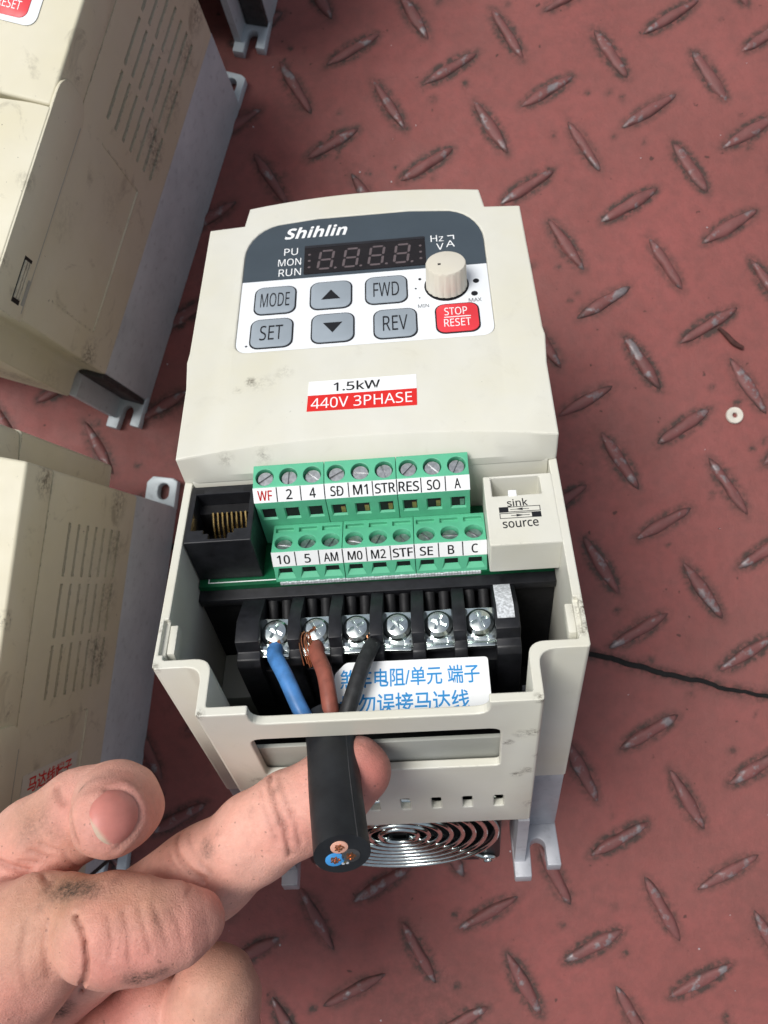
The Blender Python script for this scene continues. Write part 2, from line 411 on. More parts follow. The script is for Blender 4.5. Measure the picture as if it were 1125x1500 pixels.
# ------------------------------------------------------------------ floor: two red tread plates
def floor_plates():
    A = np.array([60.1, -24.1]); Bp = np.array([120.8, -39.9])
    d = (Bp-A)/np.linalg.norm(Bp-A); nrm = np.array([-d[1], d[0]])       # nrm points to the far plate
    ss = np.arange(-330, 280.1, 1.3)
    jit = np.cumsum(rng.normal(0, .16, len(ss))); jit = jit-np.linspace(jit[0], jit[-1], len(ss))
    jit = np.clip(jit*.7, -1., 1.)+.12*np.sign(np.sin(ss*.33))+.15*np.sin(ss*.21)+.12*np.sin(ss*.57+1)
    lat = [((38.37, 150.57), (14.071, -23.063), (-23.063, -14.071)), ((68.26, -89.38), (13.128, -23.613), (-23.613, -13.128))]
    # one lug, long and pointed like a grain of rice
    def lug_mesh(seed):
        r = np.random.default_rng(seed); bm = bmesh.new(); nL, nW = 22, 9; L, Wd, hh = 12.0, 2.0, 1.3
        rows = []
        for i in range(nL+1):
            t_ = -1+2*i/nL; hw = Wd*(1-abs(t_)**2.5)**.75*(1+.1*math.sin(t_*5+seed*2))+.2; zz = hh*(1-abs(t_)**3.6)**.8*(1+.12*math.sin(t_*7+seed))
            row = []
            for k in range(nW):
                s_ = -1+2*k/(nW-1); prof = (1-abs(s_)**2.4)**.75
                row.append(bm.verts.new((t_*L, s_*hw, zz*prof+(-.15 if k in (0, nW-1) else 0)+r.normal(0, .05)*(prof > .1))))
            rows.append(row)
        for a, b in zip(rows, rows[1:]):
            for k in range(nW-1): bm.faces.new((a[k], b[k], b[k+1], a[k+1]))
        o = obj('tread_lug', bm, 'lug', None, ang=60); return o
    protos = [lug_mesh(i) for i in range(3)]
    pm = [p.data for p in protos]
    for p in protos: bpy.data.objects.remove(p)
    cnt = 0
    for pi, ((ox, oy), u, v) in enumerate(lat):
        u, v, org = np.array(u), np.array(v), np.array([ox, oy])
        side = 1 if pi == 0 else -1
        lugs = []
        for a in range(-16, 20):
            for b in range(-16, 20):
                p = org+a*u+b*v+rng.normal(0, .5, 2)
                if not (-215 < p[0] < 215 and -235 < p[1] < 265): continue
                sd_ = float((p-A)@nrm)*side
                if sd_ < 7: continue
                ang = math.atan2(v[1], v[0]) if (a+b) % 2 == 0 else math.atan2(u[1], u[0])
                lugs.append((p, ang+rng.normal(0, .02)))
        # plate sheet following the ragged seam
        ts = np.concatenate([[0, .5, 1.0], np.arange(2, 330, 1.6)]) if pi == 0 else np.concatenate([[0, .5, 1.0], np.arange(2, 260, 1.6)])
        gap = .25 if pi == 0 else np.clip(1.5-.007*(ss-60), .9, 1.6)+.4*np.abs(np.sin(ss*.05+.6))
        SSs, TT = np.meshgrid(ss, ts, indexing='ij')
        off = (TT+(gap if np.isscalar(gap) else gap[:, None]))*side + jit[:, None]*np.exp(-TT/30)
        X = A[0]+d[0]*(SSs-60)+nrm[0]*off; Y = A[1]+d[1]*(SSs-60)+nrm[1]*off
        Z = -.45*np.exp(-(TT/.7)**2)
        g = np.zeros_like(X)
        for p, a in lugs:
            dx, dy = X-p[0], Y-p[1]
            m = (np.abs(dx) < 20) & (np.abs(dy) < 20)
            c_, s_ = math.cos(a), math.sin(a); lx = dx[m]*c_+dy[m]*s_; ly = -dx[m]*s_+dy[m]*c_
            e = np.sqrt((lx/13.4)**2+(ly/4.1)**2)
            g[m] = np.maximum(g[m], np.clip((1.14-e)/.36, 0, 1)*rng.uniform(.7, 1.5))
        for _ in range(230):                                     # rust spots and stains
            px, py, r_ = rng.uniform(-170, 170), rng.uniform(-190, 230), rng.uniform(.7, 1.7)
            m = np.exp(-((X-px)**2+(Y-py)**2)/r_**2); g = np.maximum(g, m*rng.uniform(.9, 2.2))
        for _ in range(44):                                      # broad dirty patches
            px, py, r_ = rng.uniform(-170, 170), rng.uniform(-190, 230), rng.uniform(8, 26)
            g = np.maximum(g, np.exp(-((X-px)**2+(Y-py)**2)/r_**2)*rng.uniform(.14, .42))
        g = np.maximum(g, np.exp(-(TT/2.0)**2)*.9)
        nI, nJ = X.shape
        co = np.stack([X, Y, Z], -1).reshape(-1, 3)*S
        idx = np.arange(nI*nJ).reshape(nI, nJ)
        q = np.stack([idx[:-1, :-1], idx[1:, :-1], idx[1:, 1:], idx[:-1, 1:]], -1).reshape(-1, 4)
        if side < 0: q = q[:, ::-1]
        me = bpy.data.meshes.new('floor_plate'); me.from_pydata(co.tolist(), [], q.tolist()); me.update()
        at = me.attributes.new('grime', 'FLOAT', 'POINT'); at.data.foreach_set('value', g.reshape(-1).astype(np.float32))
        finish(me, 'paint', 60)
        fl = link(bpy.data.objects.new('floor_plate', me))
        tag(fl, ['red painted steel tread plate behind the crack', 'red painted steel tread plate in front of the crack'][pi], None, None, 'structure')
        for k, (p, a) in enumerate(lugs):
            o = bpy.data.objects.new('tread_lug', pm[k % 3]); link(o, fl)
            o.location = (p[0]*S, p[1]*S, 0); o.rotation_euler = (0, 0, a+(math.pi if rng.random() < .5 else 0))
            s_ = rng.uniform(.94, 1.05); o.scale = (s_, rng.uniform(.9, 1.12), rng.uniform(.85, 1.1)); cnt += 1
    bm = B(-330, 300, -300, 330, -6, -3.2)
    tag(obj('floor_base', bm, 'blackm'), 'dark underside below the plates', None, None, 'structure')
floor_plates()

# ------------------------------------------------------------------ main inverter (device frame: X right, Y towards its top end, Z out of its face)
RW = Matrix(((0.998134384, -0.037079422, -0.048506365), (0.057838094, 0.828724298, 0.556660393), (0.019557758, -0.558427395, 0.829322820)))
TW = Vector((-10.7601, -13.4017, 155.4906))
MAINM = Matrix.Translation(TW*S) @ RW.to_4x4()
LS = (14.2-7.67)/(120.5-45.7)
lidz = lambda y: 7.67+LS*(y-45.7)
on_lid = lambda x, y, h: (x, y, lidz(y)+h)
WPOLY = [(-40.5, 121), (-40.5, 0), (-31, 0), (-31, -10), (31, -10), (31, 0), (40.5, 0), (40.5, 121), (31, 121), (31, 130), (-31, 130), (-31, 121)]
WRAD = [1.5, .8, 3.2, .8, .8, 3.2, .8, 1.5, 1.2, 2, 2, 1.2]

def inset_poly(t_):
    return [(-40.5+t_, 121-t_), (-40.5+t_, t_), (-31+t_, t_), (-31+t_, -10+t_), (31-t_, -10+t_), (31-t_, t_), (40.5-t_, t_), (40.5-t_, 121-t_), (31-t_, 121-t_), (31-t_, 130-t_), (-31+t_, 130-t_), (-31+t_, 121-t_)]

def shell(bm, z0, z1, t_=1.8):
    a = round_poly(WPOLY, WRAD, 6); b = round_poly(inset_poly(t_), [1, .6, 3.2-t_*0, .6, .6, 3.2, .6, 1, 1, 1, 1, 1], 6)
    n = len(a)
    V = [[bm.verts.new((x, y, z)) for x, y in poly] for poly in (a, b) for z in (z0, z1)]
    for i in range(n):
        j = (i+1) % n
        bm.faces.new((V[0][i], V[0][j], V[1][j], V[1][i])); bm.faces.new((V[2][j], V[2][i], V[3][i], V[3][j]))
        bm.faces.new((V[1][i], V[1][j], V[3][j], V[3][i])); bm.faces.new((V[0][j], V[0][i], V[2][i], V[2][j]))

def lid_outline():
    o = []
    o += [(-40.5, 45.7), (-40.5, 66), (-41.2, 74), (-40.9, 77), (-40.3, 121), (-31.2, 121.6), (-30.3, 128.6)][::-1]
    o = o[::-1]
    for i in range(1, 12):
        x = -30.3+60.6*i/12; o.append((x, 128.6+2.9*(1-(x/30.3)**2)))
    o += [(30.5, 128.6), (31.4, 121.4), (40.3, 120.6), (40.9, 77), (41.2, 74.5), (40.5, 66), (40.5, 45.7)]
    nb = len(o)
    for i in range(1, 24):
        x = 40.5-81*i/24; o.append((x, 45.7+3.3*(1-(x/40.5)**2)))
    return o, nb

def panel_poly(extra=0.):
    p = []
    for sx in (1, -1):
        half = [(30.2, 78.6), (30.2, 109)]
        for i in range(1, 9):
            a = math.radians(90*i/8); half.append((20.4+9.8*math.cos(a), 109+12.2*math.sin(a)))
        half += [(12, 122.2)]
        low = [(27.4+2.8*math.cos(math.radians(-90+90*i/5)), 78.6+2.8*math.sin(math.radians(-90+90*i/5))) for i in range(5)]
        h_ = low+half
        p += h_ if sx > 0 else [(-x, y) for x, y in h_][::-1]
    return p

def make_main():
    r = empty('inverter', MAINM)
    tag(r, 'cream motor inverter with its terminal cover off, tilted, wires screwed in', 'inverter')
    # ---- housing
    bm = bmesh.new(); shell(bm, -60, 0)
    hs_ = obj('housing', bm, 'cream', r)
    cut = bmesh.new()
    prism(cut, round_poly([(-21.6, 1), (-21.6, -4.4), (21.4, -4.4), (21.4, 1)], [0, 3, 3, 0], 5), -12, -7, 'y')
    prism(cut, round_poly([(-23.4, -10.8), (-23.4, -28), (23.6, -28), (23.6, -10.8)], [2.4, 1.2, 1.2, 2.4], 5), -12, -7.2, 'y')
    for k in range(8):
        x = 23.7-6.75*k; prism(cut, rrect(x, -47.4, 2.1, 6.4, .5, 3), -12, -7, 'y')
    for sx in (-1, 1):
        box(cut, sx*39.1-.55, sx*39.1+.55, 3.0, 10.8, -1.3, 1)   # clip recess in the side rims
    boolean(hs_, cut, .28)
    # ---- lid
    ol, nb = lid_outline(); bm = bmesh.new(); n = len(ol)
    top = [bm.verts.new((x, y, lidz(y))) for x, y in ol]
    midp = [(x, y) if i < nb else (x, 45.2+.5*(1-abs(x)/40.5)*0) for i, (x, y) in enumerate(ol)]
    mid = [bm.verts.new((x*(1 if i < nb else 1), y, 2.4)) for i, (x, y) in enumerate(midp)]
    low = [bm.verts.new((x, y, -14.5 if False else .02)) for x, y in midp]
    for A_, B_ in ((low, mid), (mid, top)):
        for i in range(n): bm.faces.new((A_[i], A_[(i+1) % n], B_[(i+1) % n], B_[i]))
    bm.faces.new(top); bm.faces.new(low[::-1])
    lid = obj('front_cover', bm, 'cream', r, bevel=.0)
    cut = PR(panel_poly(), lambda x, y: lidz(y)-.75, lambda x, y: lidz(y)+3)
    boolean(lid, cut, .7)
    # wall that closes the lid end over the boards
    obj('partition_wall', B(-38.6, 38.6, 45.3, 46.6, -16, .6), 'cream', r, bevel=.15)
    # ---- keypad
    P = panel_poly(.0); P = [(x*.996, y) for x, y in P]
    def clip(poly, y0, above):
        out = []
        for i in range(len(poly)):
            a, b = poly[i-1], poly[i]
            ia, ib = ((p[1] >= y0) == above for p in (a, b))
            if ia != ib: t_ = (y0-a[1])/(b[1]-a[1]); out.append((a[0]+t_*(b[0]-a[0]), y0))
            if ib: out.append(b)
        return out
    lift = lambda x, y, z: (x, y, lidz(y)+z)
    kp = obj('keypad_panel', PR(clip(P, 99.9, False), -.43, -.22), 'panelwhite', r, fn=lift)
    obj('dark_band', PR(clip(P, 99.98, True), -.43, -.22), 'paneldark', kp, fn=lift)
    T = lambda name, body, mat, par, *a, **k: text(name, body, mat, par, lambda x, y, h: (x, y, lidz(y)-.22+h), *a, **k)
    T('brand_lettering', 'Shihlin', 'white', kp, -12.2, 117.2, 16.2, 4.4, bold=.028, shear=.28)
    T('lettering', 'PU', 'white', kp, -18.4, 110.1, 3.5, 2.6)
    T('lettering', 'MON', 'white', kp, -18.6, 106.2, 5.8, 2.6)
    T('lettering', 'RUN', 'white', kp, -18.4, 102.4, 5.6, 2.6)
    T('lettering', 'Hz', 'white', kp, 18.6, 110.6, 3.2, 2.4)
    T('lettering', 'V', 'white', kp, 19.2, 107.4, 1.8, 2.4)
    T('lettering', 'A', 'white', kp, 21.8, 108.2, 2.2, 2.4)
    bm = bmesh.new(); box(bm, 21.2, 22.9, 111.1, 111.4, -.22, -.18); box(bm, 22.6, 22.9, 109.8, 111.1, -.22, -.18)
    obj('printed_bracket', bm, 'white', kp, fn=lift)
    T('lettering', 'MIN', 'ink', kp, 14.2, 86.8, 2.6, 1.1)
    T('lettering', 'MAX', 'ink', kp, 26.4, 87.5, 3.0, 1.2)
    for x, y, rr_ in ((27.1, 94.0, .75), (26.4, 89.7, .8), (13.7, 96.1, .38), (12.6, 92.9, .26), (13.4, 89.6, .2), (-27.6, 77.9, .28)):
        obj('printed_dot', PR(circ(x, y, rr_, 16), -.22, -.17), 'ink', kp, fn=lift)
    # ---- display
    ds = obj('display_window', PR(rrect(.3, 106.4, 30.4, 10.6, .4), -.22, -.06), 'display', r, fn=lift)
    obj('display_bezel', PR(rrect(.3, 111.2, 30.4, .9, .2), -.05, -.02), 'ledframe', ds, fn=lift)
    def digit(cx, cy, w_, h_):
        bm = bmesh.new(); t_ = .62; sl = .12
        def hseg(y): prism(bm, [(-w_/2+.45, y), (-w_/2+.45+t_/2, y+t_/2), (w_/2-.45-t_/2, y+t_/2), (w_/2-.45, y), (w_/2-.45-t_/2, y-t_/2), (-w_/2+.45+t_/2, y-t_/2)], -.06, -.03)
        def vseg(x, y0, y1): prism(bm, [(x, y0), (x+t_/2, y0+t_/2), (x+t_/2, y1-t_/2), (x, y1), (x-t_/2, y1-t_/2), (x-t_/2, y0+t_/2)], -.06, -.03)
        for y in (-h_/2, 0, h_/2): hseg(y)
        for x in (-w_/2+.2, w_/2-.2): vseg(x, .25, h_/2-.25); vseg(x, -h_/2+.25, -.25)
        prism(bm, circ(w_/2+.95, -h_/2, .36, 10), -.06, -.03)
        return obj('digit', bm, 'segment', ds, fn=lambda x, y, z: (cx+x+y*sl, cy+y, lidz(cy+y)+z))
    for k in range(4): digit(-9.4+6.35*k, 105.9, 3.7, 6.6)
    for x in (-13.6, 14.3):
        for y in (103.5, 105.9, 108.2): obj('indicator_dot', PR(circ(x, y, .36, 10), -.06, -.03), 'segment', ds, fn=lift)
    # ---- buttons
    for lab, cx, cy, m in (('MODE', -21.5, 92.6, 'button'), ('SET', -21.8, 81.5, 'button'), ('U', -7.9, 92.9, 'button'), ('D', -7.3, 81.7, 'button'),
                           ('FWD', 5.5, 93.2, 'button'), ('REV', 7.4, 81.6, 'button'), ('S', 21.9, 81.9, 'buttonred')):
        b = obj('push_button', PR(rrect(cx, cy, 9.7, 9.0, 2.0), -.24, .12), m, r, bevel=.14, fn=lift)
        obj('button_outline', PR(rrect(cx, cy, 10.35, 9.65, 2.25), -.22, -.1), 'ink', b, fn=lift)
        TB = lambda body, mat, *a, **k: text('legend', body, mat, b, lambda x, y, h: (x, y, lidz(y)+.12+h), *a, **k)
        if lab in 'UD':
            s_ = 1 if lab == 'U' else -1
            obj('legend', PR([(cx-2.3, cy-1.6*s_), (cx+2.3, cy-1.6*s_), (cx, cy+1.7*s_)][::s_], .12, .16), 'ink', b, fn=lift)
        elif lab == 'S':
            TB('STOP', 'white', cx-.3, cy+2.0, 5.3, 2.5); TB('RESET', 'white', cx-.1, cy-1.7, 6.2, 2.5)
            obj('legend_rule', PR(rrect(cx, cy+.15, 6.2, .25, .05), .12, .16), 'white', b, fn=lift)
        else:
            TB(lab, 'ink', cx, cy, {'MODE': 7.1, 'SET': 5.5, 'FWD': 6.2, 'REV': 5.8}[lab], 4.8)
    # ---- knob
    bm = bmesh.new(); n = 72; kx, ky, kz = 20.0, 93.2, lidz(93.2)-.2
    prof = [(4.95, 0), (4.9, 1.0), (4.75, 6.0), (4.55, 6.35), (4.1, 6.45)]
    rings = []
    for pr_, pz in prof:
        ring = []
        for k in range(n):
            a = 2*math.pi*k/n; rr_ = pr_-(.14 if (k % 4) in (0, ) and pz < 6.2 else 0)
            ring.append(bm.verts.new((kx+rr_*math.cos(a), ky+rr_*math.sin(a), kz+pz)))
        rings.append(ring)
    for a, b in zip(rings, rings[1:]):
        for k in range(n): bm.faces.new((a[k], a[(k+1) % n], b[(k+1) % n], b[k]))
    bm.faces.new(rings[-1])
    kn = obj('dial_knob', bm, 'knob', r, ang=25)
    obj('pointer_mark', B(kx-1.9, kx-1.2, ky-.8, ky-.2, kz+6.4, kz+6.5), 'blackm', kn)
    obj('knob_recess', PR(circ(kx, ky, 5.35, 36), -.22, -.2), 'ink', r, fn=lift)
    # ---- rating sticker
    st = obj('rating_sticker', PR([(-12.45, 61.0), (11.6, 61.0), (11.65, 65.1), (-12.35, 65.1)], .0, .09), 'white', r, fn=lift)
    obj('red_band', PR([(-12.6, 56.5), (11.5, 56.2), (11.6, 60.97), (-12.45, 60.97)], .0, .09), 'redink', st, fn=lift)
    TS = lambda body, mat, *a, **k: text('lettering', body, mat, st, lambda x, y, h: (x, y, lidz(y)+.09+h), *a, **k)
    TS('1.5kW', 'ink', -1.6, 63.1, 10.4, 2.7, bold=.014); TS('440V 3PHASE', 'white', -.6, 58.6, 22.2, 3.0)
    # ---- boards and tray
    obj('circuit_board', B(-38.4, 38.4, 27.0, 45.0, -14.8, -13.4), 'pcb', r)
    bm = bmesh.new(); box(bm, -36.5, -21, 27.9, 28.15, -13.4, -13.36); box(bm, -36.5, -36.25, 28.15, 29.5, -13.4, -13.36); box(bm, -38.0, -24.5, 29.6, 29.9, -13.4, -13.36)
    obj('printed_line', bm, 'white', bpy.data.objects['circuit_board'])
    bm = bmesh.new()
    for k in range(70):
        x = -20.5+k*.62; box(bm, x, x+.56, 26.9, 27.25, -14.1, -13.3+random.uniform(-.1, .12))
    obj('solder_bead', bm, 'dust', bpy.data.objects['circuit_board'])
    obj('tray', B(-38.6, 38.6, 24.4, 45.2, -17.2, -14.9), 'black', r, bevel=.25)
    # ---- network jack
    jx0, jx1, jy0, jy1 = -38.5, -24.3, 28.9, 44.2
    bm = bmesh.new(); box(bm, jx0, jx1, jy0, jy1, -13.3, .2)
    jk = obj('network_jack', bm, 'black', r)
    cx = (jx0+jx1)/2; cut = bmesh.new()
    prism(cut, [(cx-5.9, 42.0), (cx-5.9, 32.2), (cx-3.2, 32.2), (cx-3.2, 31.2), (cx-2.0, 31.2), (cx-2.0, 29.8), (cx+2.0, 29.8), (cx+2.0, 31.2), (cx+3.2, 31.2), (cx+3.2, 32.2), (cx+5.9, 32.2), (cx+5.9, 42.0)], -11, 2)
    boolean(jk, cut, .22)
    obj('jack_cavity', B(cx-5.9, cx+5.9, 39.4, 41.9, -11, -3.5), 'blackm', jk)
    for k in range(8):
        x = cx-3.35+1.02*k+.6; bm = bmesh.new(); tube(bm, [(x, 39.2, -2.9), (x, 37.0, -4.6), (x+.03, 34.2, -8.6)], .26, 8)
        obj('gold_contact', bm, 'gold', jk)
    for x in (cx-5.2, cx+5.2): obj('jack_slot', B(x-.9, x+.9, 42.25, 43.3, .2, .24), 'blackm', jk)
    # ---- green control terminals: three-way blocks in two rows
    p5 = 5.08
    def block(name, sec, wells, holes, slots):
        o = obj(name, PR(sec, .06, 3*p5-.06, 'x'), 'green', None)
        cut = bmesh.new()
        for k in range(3):
            x = (k+.5)*p5
            (wy, wz), (ny, nz_) = wells; v0 = Vector((x, wy, wz)); nn = Vector((0, ny, nz_)).normalized()
            e1 = Vector((1, 0, 0)); e2 = nn.cross(e1)
            ra = [[cut.verts.new(v0+nn*h_+(e1*math.cos(a)+e2*math.sin(a))*1.95) for a in [2*math.pi*i/24 for i in range(24)]] for h_ in (-1.9, 2.5)]
            cut.faces.new(ra[0][::-1]); cut.faces.new(ra[1])
            for i in range(24): cut.faces.new((ra[0][i], ra[0][(i+1) % 24], ra[1][(i+1) % 24], ra[1][i]))
            y0, z0, z1, hw = holes; box(cut, x-hw, x+hw, y0-3, y0+4.5, z0, z1)
            if slots: sy0, sy1, sz = slots; box(cut, x-1.95, x+1.95, sy0, sy1, sz-.9, sz+2)
        boolean(o, cut, .12)
        cut = bmesh.new()                                        # funnel round each wire entry
        for k in range(3):
            x = (k+.5)*p5; y0, z0, z1, hw = holes
            a = [cut.verts.new(v) for v in ((x-hw-.7, y0-.6, z0-.9), (x+hw+.7, y0-.6, z0-.9), (x+hw+.7, y0-.6, z1+.35), (x-hw-.7, y0-.6, z1+.35))]
            b = [cut.verts.new(v) for v in ((x-hw, y0+.4, z0), (x+hw, y0+.4, z0), (x+hw, y0+.4, z1), (x-hw, y0+.4, z1))]
            cut.faces.new(a); cut.faces.new(b[::-1])
            for i in range(4): cut.faces.new((a[i], b[i], b[(i+1) % 4], a[(i+1) % 4]))
        boolean(o, cut)
        return o
    sec1 = [(45.1, -13.3), (37.95, -13.3), (37.9, -5.3), (37.9, .75), (40.0, 3.5), (45.1, 4.75)]
    sec2 = [(37.85, -13.3), (27.2, -13.3), (28.5, -9.5), (30.0, -6.1), (37.85, -6.9)]
    r1 = block('terminal_block', sec1, ((42.3, 4.05), (-.24, .97)), (37.9, -4.5, -1.3, 1.4), None)
    r2 = block('terminal_block', sec2, ((32.6, -6.4), (.1, 1.)), (28.0, -11.7, -9.95, 1.4), (35.6, 36.9, -6.75))
    # slotted clamp screw, axis = local z
    bm = bmesh.new(); lathe(bm, [(1.75, -.8), (1.75, -.25), (1.6, 0)], n=28)
    scw = obj('clamp_screw', bm, 'steel'); cut = B(-.24, .24, -3, 3, -.45, .5); boolean(scw, cut, 0)
    fnA = lambda z0, fy: (lambda x, y, h: None)
    rows = ((r1, -24.2, ['WF', '2', '4', 'SD', 'M1', 'STR', 'RES', 'SO', 'A'], ((40.0, 3.5), (37.9, .75)), ((42.3, 4.05), (-.24, .97)), (37.9, -2.9)),
            (r2, -21.4, ['10', '5', 'AM', 'M0', 'M2', 'STF', 'SE', 'B', 'C'], ((30.0, -6.1), (28.5, -9.5)), ((32.6, -6.4), (.1, 1.)), (28.2, -11.3)))
    for ri, (src, x0, labs, (lt, lb), (wc, wn), hc) in enumerate(rows):
        wnv = Vector((0, wn[0], wn[1])).normalized()
        up = Vector((0, lt[0]-lb[0], lt[1]-lb[1])); Lh = up.length
        cen = Vector((0, (lt[0]+lb[0])/2, (lt[1]+lb[1])/2))
        for m in range(3):
            o = src if m == 0 else inst('terminal_block', src)
            o.parent = r; o.location = Vector((x0+m*3*p5, 0, 0))*S
            for k in range(3):
                i = m*3+k; xc = (k+.5)*p5
                s_ = inst('clamp_screw', scw, o); pos = Vector((xc, wc[0], wc[1]))-wnv*(1.0+random.uniform(-.15, .25))
                s_.matrix_local = Matrix.Translation(pos*S) @ wnv.to_track_quat('Z', 'Y').to_matrix().to_4x4() @ Matrix.Rotation(random.uniform(0, 3.1), 4, 'Z')
                f = plane_fn(cen+Vector((xc, 0, 0)), (1, 0, 0), up)
                bm = bmesh.new(); prism(bm, [(-p5/2+.02, -Lh/2+.12), (p5/2-.02, -Lh/2+.12), (p5/2-.02, Lh/2-.1), (-p5/2+.02, Lh/2-.1)], .02, .1)
                obj('terminal_label', bm, 'white', o, fn=f)
                if k < 2 or m < 2:
                    obj('label_rule', PR([(p5/2-.13, -Lh/2+.2), (p5/2+.1, -Lh/2+.2), (p5/2+.1, Lh/2-.15), (p5/2-.13, Lh/2-.15)], .105, .13), 'ink', o, fn=f)
                L_ = labs[i]; wd = {1: 1.35, 2: 2.8, 3: 4.3}[len(L_)]*(1.12 if 'M' in L_ or 'W' in L_ else 1)
                text('lettering', L_, 'redink' if L_ == 'WF' else 'ink', o, lambda x, y, h, f=f: f(x, y, .1+h), -.05+(.1 if i % 2 else 0), -.05, wd, 2.2, thick=.03, rot=.02*(i % 3-1), fat=.055)
                if L_ == 'SD': obj('lettering', PR([(-.12, -.12), (.62, -.12), (.62, .1), (-.12, .1)], .13, .14), 'ink', o, fn=f)
                obj('hole_dark_backing', B(xc-1.38, xc+1.38, hc[0]+(.42 if ri == 0 else .3), hc[0]+1.3, hc[1]-1.58 if ri == 0 else -11.68, hc[1]+1.58 if ri == 0 else -9.97), 'blackm', o)  # black box added in each wire hole to paint its depth dark
                if ri == 0 and i >= 3:
                    obj('wire_clamp', B(xc+.35, xc+1.28, hc[0]+.3, hc[0]+.41, hc[1]-1.3, hc[1]+.6), 'copper' if i < 8 else 'steel', o)
    bpy.data.objects.remove(scw)
    # ---- sink / source selector cover
    bm = bmesh.new(); box(bm, 24.4, 38.9, 23.7, 41.8, -9.2, .1)
    jc = obj('selector_cover', bm, 'cream', r)
    cut = B(26.0, 36.2, 36.4, 41.2, -6.5, 2); boolean(jc, cut, .3)
    obj('selector_lever', B(29.3, 31.0, 36.0, 37.6, -5, .3), 'white', jc, bevel=.1)
    FJ = lambda x, y, h: (x, y, .1+h)
    text('lettering', 'sink', 'ink', jc, FJ, 30.9, 34.3, 4.2, 2.0, rot=.02, bold=.012); text('lettering', 'source', 'ink', jc, FJ, 31.0, 28.7, 7.2, 1.7, rot=.02, bold=.012)
    for yy, sx in ((32.55, -1), (30.95, 1)):
        bm = bmesh.new()
        def fr(x0, x1, y0, y1): box(bm, x0, x1, y0, y1, .1, .13)
        fr(27.0, 35.4, yy+.55, yy+.7); fr(27.0, 35.4, yy-.7, yy-.55); fr(27.0, 27.15, yy-.55, yy+.55); fr(35.25, 35.4, yy-.55, yy+.55)
        if sx < 0: fr(27.15, 28.9, yy-.55, yy+.55)
        else: fr(33.5, 35.25, yy-.55, yy+.55)
        xa = 31.2; fr(xa-1.9, xa+1.9, yy-.06, yy+.06); xh = 31.1
        prism(bm, [(xh+sx*.9, yy), (xh-sx*.7, yy+.32), (xh-sx*.7, yy-.32)], .1, .135)
        obj('printed_switch', bm, 'ink', jc)
    # ---- power terminal block
    tb = bmesh.new(); box(tb, -29.3, 29.0, 12.0, 25.5, -40, -20.0); box(tb, -29.3, 29.0, 9.6, 12.2, -50, -20.5)
    tb = obj('power_terminal_block', tb, 'black', r, bevel=.25)
    for k in range(7):
        x = -25.05+8.5*k; hw = 1.35
        if k in (0, 6): x += -1.2 if k == 0 else 1.2; hw = 2.5
        prof = [(25.3, -17.3), (25.3, -34), (8.3, -34), (8.3, -16.3), (9.4, -15.0), (11.2, -14.8), (11.8, -11.9), (17, -11.6), (24.2, -15)]
        d_ = obj('divider', PR([(y, z) for y, z in prof], x-hw, x+hw, 'x'), 'black', tb, bevel=.3)
        if k == 6: obj('putty_smear', PR([(y, z) for y, z in ((24.2, -14.9), (24.25, -14.7), (17, -11.3), (14.0, -11.4), (14.0, -11.58), (17, -11.5))], x-2.0, x+1.5, 'x'), 'dust', d_)
    # screw head + square clamp (shared meshes), axis tipped towards -Y
    bm = bmesh.new(); lathe(bm, [(3.05, 0), (3.1, .5), (2.9, 1.2), (2.3, 1.75), (1.4, 2.05), (.5, 2.15)], n=36)
    ps = obj('terminal_screw', bm, 'chrome', ang=50)
    cut = bmesh.new(); box(cut, -1.75, 1.75, -.33, .33, .9, 4); 
    boolean(ps, cut, 0); cut = B(-.33, .33, -1.75, 1.75, .9, 4); boolean(ps, cut, .06)
    bm = bmesh.new(); prism(bm, rrect(0, 0, 7.0, 7.4, .8), -.9, -.1)
    prism(bm, rrect(0, -3.9, 6.0, 1.6, .3), -1.5, -.5)
    for x in (-2.2, 2.2): prism(bm, rrect(x, -3.2, 1.4, 1.0, .2), -.1, .45)
    cp = obj('clamp_plate', bm, 'chrome', bevel=.22)
    bm = bmesh.new(); lathe(bm, [(3.5, -.12), (3.5, .0), (3.3, .06)], n=32); ring = obj('washer', bm, 'chrome', ang=50)
    ax = Vector((0, -.12, 1)).normalized(); q = Matrix.Rotation(.12, 4, 'X')
    for k in range(6):
        c_ = Vector((-20.8+8.48*k, 15.0, -15.0))
        for nm, src, dz in (('clamp_plate', cp, 0), ('washer', ring, 0), ('terminal_screw', ps, .05)):
            o = inst(nm, src, tb)
            o.matrix_local = Matrix.Translation((c_+ax*dz)*S) @ q @ (Matrix.Rotation(random.uniform(0, 3), 4, 'Z') if src is ps else Matrix.Rotation(random.uniform(-.06, .06), 4, 'Z'))
        # smoked hump of the contact behind each screw
        bm = bmesh.new(); tube(bm, [(c_.x-1.5, 20.5, -18), (c_.x-1.5, 24.2, -16.2)], 1.15, 12); tube(bm, [(c_.x+1.5, 20.5, -18), (c_.x+1.5, 24.2, -16.2)], 1.15, 12)
        obj('contact_post', bm, 'blackm', tb)
    for o in (ps, cp, ring): bpy.data.objects.remove(o)
    # ---- inside of the well
    bm = B(-38.6, 38.6, 2, 45, -57, -54); box(bm, -29, 29, -8, 1.9, -57, -54); obj('well_floor', bm, 'blackm', r)
    obj('well_back', B(-38.6, 38.6, 25.6, 26.8, -54, -17.3), 'blackm', r)
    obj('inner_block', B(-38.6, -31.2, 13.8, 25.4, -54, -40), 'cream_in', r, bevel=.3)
    obj('inner_panel', B(29.2, 38.6, 2.0, 3.2, -54, -20), 'black', r)
